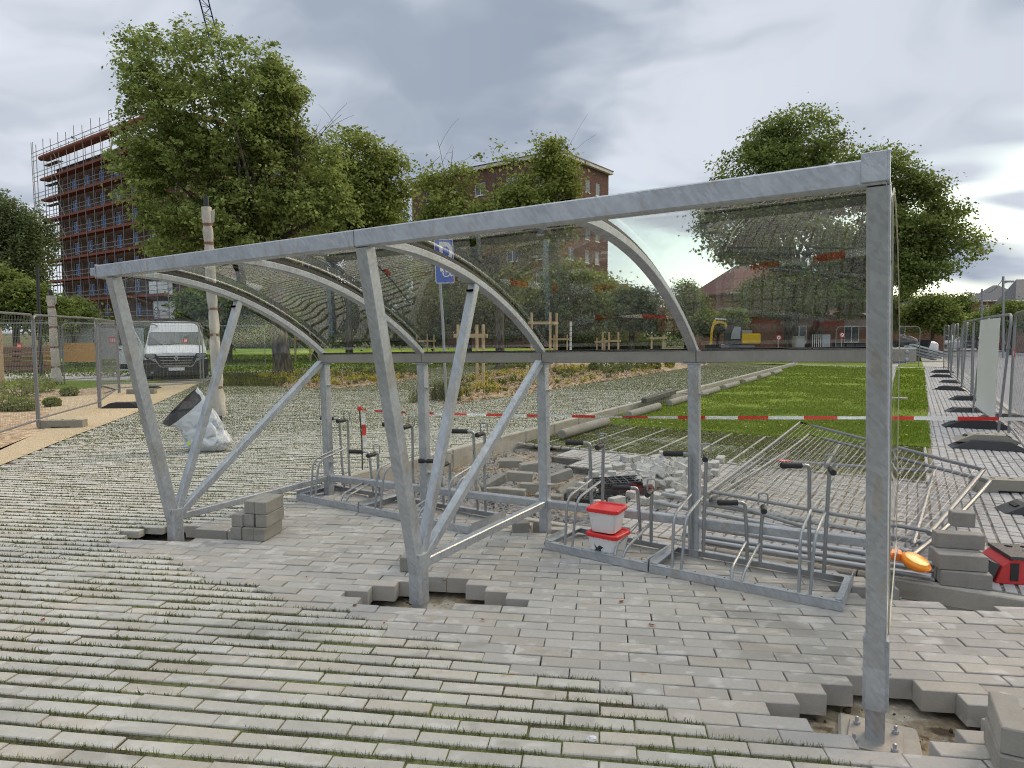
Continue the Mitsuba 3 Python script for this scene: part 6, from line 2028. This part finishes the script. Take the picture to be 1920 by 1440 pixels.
def tree(label, base, blobs, dep, leaf, clumps, per, tone, trunk_r, fork=0.3, limbs=26, gap=0.40, cr=0.42, name='tree', group=None, droop=0.0, shell=0.4, twigs=None):
    """blobs: crown masses as (photo x, photo y, half width, half height in photo pixels, distance offset in m) read at distance dep."""
    t = thing(name, label, 'tree', group)
    base = np.array([base[0], base[1], 0.0])
    k = dep / FOC
    cen, rad = [], []
    for px, py, rx, ry, dy in blobs:
        c = D(px, py, dep + dy)
        cen.append(c)
        rad.append([rx * k, max(rx, ry) * 0.80 * k, ry * k])
    cen, rad = np.array(cen), np.array(rad)
    vol = (rad[:, 0] * rad[:, 1] * rad[:, 2]) ** 0.75
    which = rng.choice(len(cen), clumps * 2, p=vol / vol.sum())
    d = rng.normal(0, 1, (len(which), 3))
    d /= np.linalg.norm(d, axis=1, keepdims=True)
    rr = (shell ** 3 + (1 - shell ** 3) * rng.uniform(0, 1, len(which))) ** (1 / 3)
    rag = 0.66 + 0.68 * meshkit.fbm(d * 2.6 + which[:, None] * 3.7, 3, 2)
    C = cen[which] + d * rad[which] * (rr * rag)[:, None]
    keep = meshkit.fbm(C * (0.55 / max(cr, 0.3)) * 0.7, 3, 17) + rng.normal(0, 0.05, len(C)) > gap + 0.035
    C, which, d = C[keep][:clumps], which[keep][:clumps], d[keep][:clumps]
    mb = MB()
    m = len(C)
    off = rng.normal(0, 1, (m, per, 3)) * np.array([cr, cr, cr * 0.46]) * rng.uniform(0.55, 1.2, (m, 1, 1)) * 0.62
    if droop:
        off[..., 2] = -np.abs(rng.normal(0, 1, (m, per))) * droop
        off[..., :2] *= 0.45
    P = (C[:, None] + off).reshape(-1, 3)
    out = np.repeat(d, per, axis=0)
    P[:, 2] = np.maximum(P[:, 2], 0.15)
    leaves(mb, P, leaf, tone, 0.95, out, np.repeat(rng.uniform(0.72, 1.25, m), per))
    part(t, 'crown', mb, 'leaf')
    wood = MB()
    top = cen[np.argmax(cen[:, 2])]
    cc = (cen * vol[:, None]).sum(0) / vol.sum()
    zf = max(cen[:, 2].min() - rad[np.argmin(cen[:, 2]), 2], 0) * 0.5 + fork * cc[2]
    zf = min(max(zf, 0.8), cc[2])
    f0 = np.array([base[0] * 0.85 + cc[0] * 0.15, base[1] * 0.85 + cc[1] * 0.15, zf])
    wood.tube([base - [0, 0, 0.1], base + [0, 0, 0.25], base * 0.6 + f0 * 0.4, f0], [trunk_r * 1.45, trunk_r * 1.05, trunk_r * 0.92, trunk_r * 0.85], 12)
    ld = np.array([cc[0], cc[1], top[2] * 0.92])
    wood.tube([f0, f0 * 0.5 + ld * 0.5 + rng.normal(0, 0.25, 3), ld], [trunk_r * 0.82, trunk_r * 0.45, 0.03], 8)
    sel = rng.choice(m, min(limbs, m), replace=False)
    for s in sel:
        u = rng.uniform(0.0, 0.75)
        q = f0 * (1 - u) + (f0 * 0.5 + ld * 0.5) * u if u < 0.5 else f0 * 0.5 + ld * 0.5
        limb(wood, q, C[s], trunk_r * rng.uniform(0.16, 0.42), 0.016, 0.14, 7, 6)
    part(t, 'trunk', wood, 'bark', 40)
    if twigs:
        tw = MB()
        for px0, py0, px1, py1 in twigs:
            a_, b_ = D(px0, py0, dep), D(px1, py1, dep)
            limb(tw, a_, b_, 0.018, 0.006, 0.06, 5, 5)
            for q in range(5):
                c_ = a_ * (1 - q / 6 - 0.15) + b_ * (q / 6 + 0.15)
                limb(tw, c_, c_ + rng.normal(0, 0.5, 3) + (b_ - a_) * 0.3, 0.008, 0.004, 0.05, 4, 4)
        part(t, 'twigs', tw, 'bark', 40, kind='stuff')
    return t


def bush(label, base, w, d, h, leaf, n, tone, name='shrub', group=None):
    t = thing(name, label, 'shrub', group)
    q = rng.normal(0, 1, (n, 3))
    q /= np.linalg.norm(q, axis=1, keepdims=True)
    r = rng.uniform(0.35, 1, n) ** 0.5
    rag = 0.75 + 0.5 * meshkit.fbm(q * 2.2 + base[0], 3, 5)
    P = np.array([base[0], base[1], h * 0.42]) + q * np.array([w / 2, d / 2, h * 0.58]) * (r * rag)[:, None]
    P[:, 2] = np.abs(P[:, 2]) + (base[2] if len(base) > 2 else 0)
    mb = MB()
    leaves(mb, P, leaf, tone, 0.5, q)
    part(t, 'foliage', mb, 'leaf')
    wd = MB()
    for k in range(5):
        limb(wd, np.array([base[0] + rng.normal(0, 0.04), base[1], -0.05]), np.array([base[0], base[1], 0]) + np.array([rng.normal(0, w * 0.2), rng.normal(0, d * 0.2), h * 0.7]), 0.02, 0.006, 0.1, 5, 5)
    part(t, 'stem', wd, 'bark')


# the big tree on the left and its neighbours
tree('big lime tree with a dense fresh green crown, the tallest, on the left', G(532, 712), [(405, 205, 165, 140, 0), (330, 330, 100, 120, -0.6), (480, 180, 90, 80, 0.5), (500, 330, 95, 120, 0.2), (400, 430, 130, 95, -0.4), (300, 250, 70, 110, 0), (480, 480, 85, 70, 0.6), (560, 300, 40, 60, 0.8), (275, 130, 50, 75, 0), (585, 380, 70, 95, 0.3), (530, 200, 45, 70, 0.2), (615, 340, 45, 85, 0.4), (640, 420, 45, 50, 0.4)],
     23.6, 0.125, 3400, 23, TONE_LIME, 0.33, 0.22, 44, 0.445, 0.27, shell=0.3, twigs=((560, 300, 640, 215), (545, 320, 610, 235)))
tree('lime tree with a lighter open crown right of the big left tree', D(655, 668, 42.5), [(665, 330, 75, 85, 0), (725, 340, 48, 60, 0.5), (640, 400, 60, 60, 0), (700, 410, 55, 45, 0), (600, 400, 45, 60, 0.5)], 42.0, 0.20, 900, 34, TONE_FRESH, 0.24, 0.3, 30, 0.42, 0.62, twigs=((690, 330, 745, 262), (735, 400, 760, 330)))
tree('weeping birch with hanging dark foliage, behind the lighter lime tree', D(722, 668, 50), [(722, 420, 30, 70, 0), (745, 400, 22, 50, 0)], 50.0, 0.16, 260, 40, TONE_DARK, 0.16, 0.3, 16, 0.35, 0.5, droop=1.2)
tree('tree with uneven fresh green tops in front of the apartment block', G(938, 692), [(840, 370, 62, 62, 0), (930, 350, 60, 75, 0), (1030, 335, 55, 62, 0.4), (980, 420, 95, 60, 0), (870, 430, 90, 55, 0.3), (940, 290, 22, 28, 0), (1030, 285, 26, 30, 0.4), (900, 510, 110, 70, 1.0), (1050, 400, 36, 50, 0.2)], 31.6, 0.165, 1250, 34, TONE_FRESH, 0.22, 0.25, 40, 0.45, 0.50, twigs=((835, 350, 820, 262), (845, 340, 850, 275), (1050, 330, 1062, 262)))
tree('dark dense tree behind the parking sign under the roof line', D(880, 668, 46), [(880, 560, 90, 70, 0), (800, 590, 50, 60, 0), (950, 590, 60, 50, 0)], 46.0, 0.24, 560, 30, TONE_DARK, 0.2, 0.25, 20, 0.34, 0.72)
tree('mid green tree left of the far red roof, before the apartment block', D(1068, 668, 47), [(1065, 560, 60, 70, 0), (1110, 590, 40, 50, 0), (1030, 600, 45, 45, 0)], 47.0, 0.24, 520, 30, TONE_MID, 0.2, 0.25, 20, 0.36, 0.72)
tree('light green tree above the dark hedge', D(1140, 668, 52), [(1145, 575, 42, 50, 0), (1120, 540, 26, 34, 0)], 52.0, 0.24, 280, 30, TONE_FRESH, 0.16, 0.25, 14, 0.38, 0.75)
tree('grey green round tree with a dark trunk standing in the hedge', D(1183, 668, 44), [(1190, 580, 50, 40, 0), (1225, 600, 30, 26, 0), (1165, 600, 25, 22, 0)], 44.0, 0.2, 380, 30, TONE_GREY, 0.22, 0.35, 20, 0.40, 0.6)
tree('slender tree left of the excavator, right of the arch', D(1285, 668, 56), [(1285, 570, 32, 42, 0), (1270, 600, 30, 34, 0), (1310, 600, 26, 28, 0)], 56.0, 0.2, 330, 30, TONE_MID, 0.15, 0.3, 18, 0.43, 0.7)
tree('leafy tree behind the excavator before the brick house', D(1345, 664, 54), [(1335, 605, 36, 26, 0), (1375, 600, 26, 22, 0)], 54.0, 0.2, 200, 30, TONE_MID, 0.14, 0.3, 12, 0.38, 0.7)
tree('left one of the two big right trees, behind the end bay of the roof', D(1483, 670, 46), [(1490, 300, 105, 88, 0), (1420, 340, 85, 70, 0), (1390, 430, 75, 70, 0), (1480, 440, 110, 90, 0), (1560, 360, 85, 80, 0.6), (1340, 400, 24, 40, 0), (1490, 545, 110, 50, 0.5), (1450, 260, 40, 40, 0)],
     46.0, 0.21, 1900, 34, TONE_MID, 0.48, 0.25, 40, 0.42, 0.72)
tree('right one of the two big right trees, spreading past the corner post', D(1518, 670, 47), [(1700, 400, 80, 80, 0), (1640, 330, 70, 55, 0), (1770, 450, 60, 50, 0), (1720, 480, 90, 45, 0), (1620, 450, 90, 90, 0.5), (1600, 550, 90, 40, 0.5), (1810, 465, 30, 26, 0), (1740, 350, 30, 25, 0), (1690, 525, 50, 24, 0), (1790, 390, 26, 18, 0)],
     47.0, 0.21, 1800, 34, TONE_MID, 0.42, 0.3, 44, 0.44, 0.70)
# street trees
tree('round street tree right of the corner post, nearest on the pavement side', D(1748, 655, 52), [(1745, 590, 48, 34, 0), (1715, 600, 26, 22, 0), (1775, 605, 30, 22, 0), (1740, 570, 25, 20, 0)], 52.0, 0.2, 430, 30, TONE_MID, 0.14, 0.3, 16, 0.38, 0.62)
tree('dark street tree behind the round one', D(1790, 650, 84), [(1790, 575, 30, 22, 0), (1800, 600, 26, 20, 0)], 84.0, 0.32, 200, 26, TONE_DARK, 0.2, 0.3, 8, 0.36, 1.0)
tree('dark dense tree at the end of the street', D(1818, 648, 120), [(1818, 574, 30, 22, 0), (1790, 590, 36, 18, 0)], 120.0, 0.5, 220, 26, TONE_DARK, 0.3, 0.3, 8, 0.30, 1.5)
tree('street tree right of the slim street lamp', D(1850, 650, 66), [(1845, 604, 36, 20, 0), (1820, 612, 26, 14, 0)], 66.0, 0.24, 260, 28, TONE_MID, 0.14, 0.3, 10, 0.36, 0.8)
tree('street tree near the right edge of the photo', D(1895, 655, 54), [(1895, 590, 32, 24, 0), (1930, 595, 34, 26, 0), (1875, 605, 20, 14, 0)], 54.0, 0.2, 300, 28, TONE_MID, 0.14, 0.3, 12, 0.36, 0.62)
tree('street tree just right of the corner post, before the red brick house', D(1695, 655, 60), [(1692, 560, 24, 22, 0), (1700, 590, 18, 18, 0)], 60.0, 0.22, 140, 28, TONE_DARK, 0.14, 0.3, 8, 0.40, 0.7)
# left edge
tree('tall weeping birch at the left edge of the photo', D(32, 668, 41), [(28, 440, 40, 80, 0), (72, 440, 20, 60, 0), (5, 420, 26, 70, 0), (40, 520, 46, 50, 0)], 41.0, 0.15, 760, 42, TONE_GREY, 0.2, 0.3, 24, 0.38, 0.5, droop=0.9)
tree('leafy tree below the birch at the left edge', D(30, 680, 33), [(30, 570, 58, 46, 0), (95, 590, 40, 34, 0), (0, 540, 30, 40, 0)], 33.0, 0.16, 560, 32, TONE_MID, 0.15, 0.3, 16, 0.38, 0.5)
tree('small tree before the scaffolding, right of the wrapped left lamp post', D(140, 672, 36), [(140, 585, 34, 26, 0), (115, 600, 26, 24, 0)], 36.0, 0.16, 240, 30, TONE_MID, 0.1, 0.3, 10, 0.40, 0.5)
tree('dark tree right of the van, behind the wrapped lamp post', D(430, 668, 39), [(440, 570, 70, 46, 0), (370, 575, 40, 40, 0), (500, 590, 56, 46, 0), (400, 620, 40, 36, 0)], 39.0, 0.18, 640, 32, TONE_MID, 0.16, 0.3, 16, 0.36, 0.55)
tree('dark tree behind the big trunk, under the left bays of the roof', D(590, 668, 44), [(590, 580, 66, 60, 0), (680, 590, 60, 56, 0), (740, 600, 50, 50, 0), (650, 500, 62, 60, 0.5), (735, 505, 46, 62, 0.5)], 44.0, 0.2, 900, 32, TONE_DARK, 0.16, 0.3, 16, 0.34, 0.62)
# hedge
hd = thing('hedge', 'dark clipped hedge before the brick houses, under the light green tree', 'hedge')
mb = MB()
a, b = D(1040, 668, 48), D(1240, 668, 48)
n = 9000
P = np.c_[rng.uniform(a[0], b[0], n), 48 + rng.uniform(-0.5, 0.5, n), rng.uniform(0.05, 1, n) ** 0.7 * 1.25]
leaves(mb, P, 0.11, TONE_DARK, 0.2)
part(hd, 'foliage', mb, 'leaf')
part(hd, 'inner_twigs', MB().cbox(((a[0] + b[0]) / 2, 48, 0.55), (b[0] - a[0], 0.6, 1.0), 0.1), 'bark')
# scrub band far behind everything, so that the skyline is closed by plants
for k, (px, dep, s, lb) in enumerate(((200, 75, 10, 'behind the van'), (560, 75, 12, 'behind the big trunk'), (800, 95, 13, 'behind the parking sign'), (1260, 90, 11, 'left of the brick house'), (1600, 85, 13, 'behind the bins'), (1700, 110, 12, 'behind the red brick house'))):
    c = D(px, 640, dep)
    bush(f'broad dark thicket far {lb}', (c[0], c[1]), s * 1.6, 4, 3.6, 0.42, 1500, TONE_DARK, 'thicket', 'far thickets')
# bed plants
pl = MB()
fl = MB()


def tuft(c, h, n, tone, w=0.012):
    blades(pl, np.repeat(np.array([c]), n, 0) + np.c_[rng.normal(0, h * 0.22, (n, 2)), np.zeros(n)], h, w, tone, 0.45)


GREENT, YELT = ((0.05, 0.085, 0.015), (0.15, 0.20, 0.035)), ((0.30, 0.27, 0.03), (0.52, 0.44, 0.05))
for bk_, poly, n in ((0, bed_main, 1150), (1, bed_left, 420)):
    x0, y0, x1, y1 = poly.bounds
    for _ in range(n):
        x, y = rng.uniform(x0, x1), rng.uniform(y0, y1)
        if not poly.buffer(-0.2).contains(Point(x, y)) or y > 32:
            continue
        z = bed_z(bk_, x, y)
        q = meshkit.fbm(np.array([x * 0.5, y * 0.5, bk_]), 3, 8)
        yel = q > 0.52
        h = rng.uniform(0.10, 0.26)
        tuft([x, y, z], h, 34, YELT if (yel and rng.random() < 0.7) else GREENT, 0.016)
        if yel:
            P = np.c_[rng.normal(x, 0.14, 12), rng.normal(y, 0.14, 12), rng.uniform(z + h * 0.5, z + h * 1.0, 12)]
            leaves(fl, P, 0.05, ((0.52, 0.47, 0.06), (0.70, 0.66, 0.12)), 0.6)
whole('bed_plants', pl, 'blade', 'tufts of young green and yellowish plants in the mulch of the planting beds', 'plants', kind='stuff')
whole('bed_flowers', fl, 'leaf', 'small yellow flowers over the planting beds', 'flowers', kind='stuff')
for k, (px, py, w, h, lb) in enumerate(((1140, 705, 0.85, 0.62, 'largest dark green shrub at the front of the main bed'), (1175, 701, 0.75, 0.55, 'dark green shrub second from the left in the main bed'), (1205, 697, 0.7, 0.5, 'third dark green shrub of the main bed'), (1228, 695, 0.6, 0.45, 'fourth dark green shrub of the main bed'), (1255, 692, 0.55, 0.4, 'small dark green shrub at the right of the main bed'), (1113, 700, 0.5, 0.38, 'low grey green shrub at the left of the row in the main bed'))):
    p = G(px, py)
    bush(lb, (p[0], p[1], 0.1), w, w * 0.8, h, 0.06, 900, TONE_DARK, group='shrubs along the front of the main bed')
for k, (px, py, w, h, lb) in enumerate(((36, 745, 1.3, 0.55, 'wide fresh green shrub in the left bed behind the first panels'), (72, 735, 1.1, 0.5, 'rounded fresh green shrub in the left bed beside the wide one'), (8, 770, 0.8, 0.35, 'low green shrub at the left edge in front of the stake'), (42, 770, 0.7, 0.3, 'small green shrub between path and wide shrub'), (98, 762, 0.4, 0.22, 'tiny green shrub near the edge of the sandy path'), (130, 742, 0.5, 0.25, 'small reddish green shrub in the mulch near the wrapped left lamp post'))):
    p = G(px, py)
    bush(lb, (p[0], p[1]), w, w * 0.8, h, 0.055, 1100, TONE_FRESH, group='green shrubs of the left bed')
p = G(832, 752)
mbg = MB()
for _ in range(26):
    c = p + np.array([rng.normal(0, 0.3), rng.normal(0.1, 0.3), 0])
    blades(mbg, np.repeat(c[None], 40, 0) + np.c_[rng.normal(0, 0.05, (40, 2)), np.zeros(40)], 0.55, 0.012, ((0.07, 0.09, 0.02), (0.20, 0.20, 0.07)), 0.35)
g_ = thing('ornamental_grass', 'tall tuft of green and straw grass at the foot of the parking sign', 'grass tuft')
scene[g_] = mikit.ply(mbg.mesh(), 'blade', color=mbg.col())
# verge weeds beside the tree trunk and along the drive
wd = MB()
for _ in range(240):
    p = G(rng.uniform(420, 560), rng.uniform(703, 724))
    blades(wd, np.repeat(p[None], 24, 0) + np.c_[rng.normal(0, 0.15, (24, 2)), np.zeros(24)], 0.22, 0.02, ((0.06, 0.08, 0.02), (0.19, 0.19, 0.06)), 0.4)
whole('verge_weeds', wd, 'blade', 'rough weeds and dry grass round the foot of the big tree', 'weeds', kind='stuff')
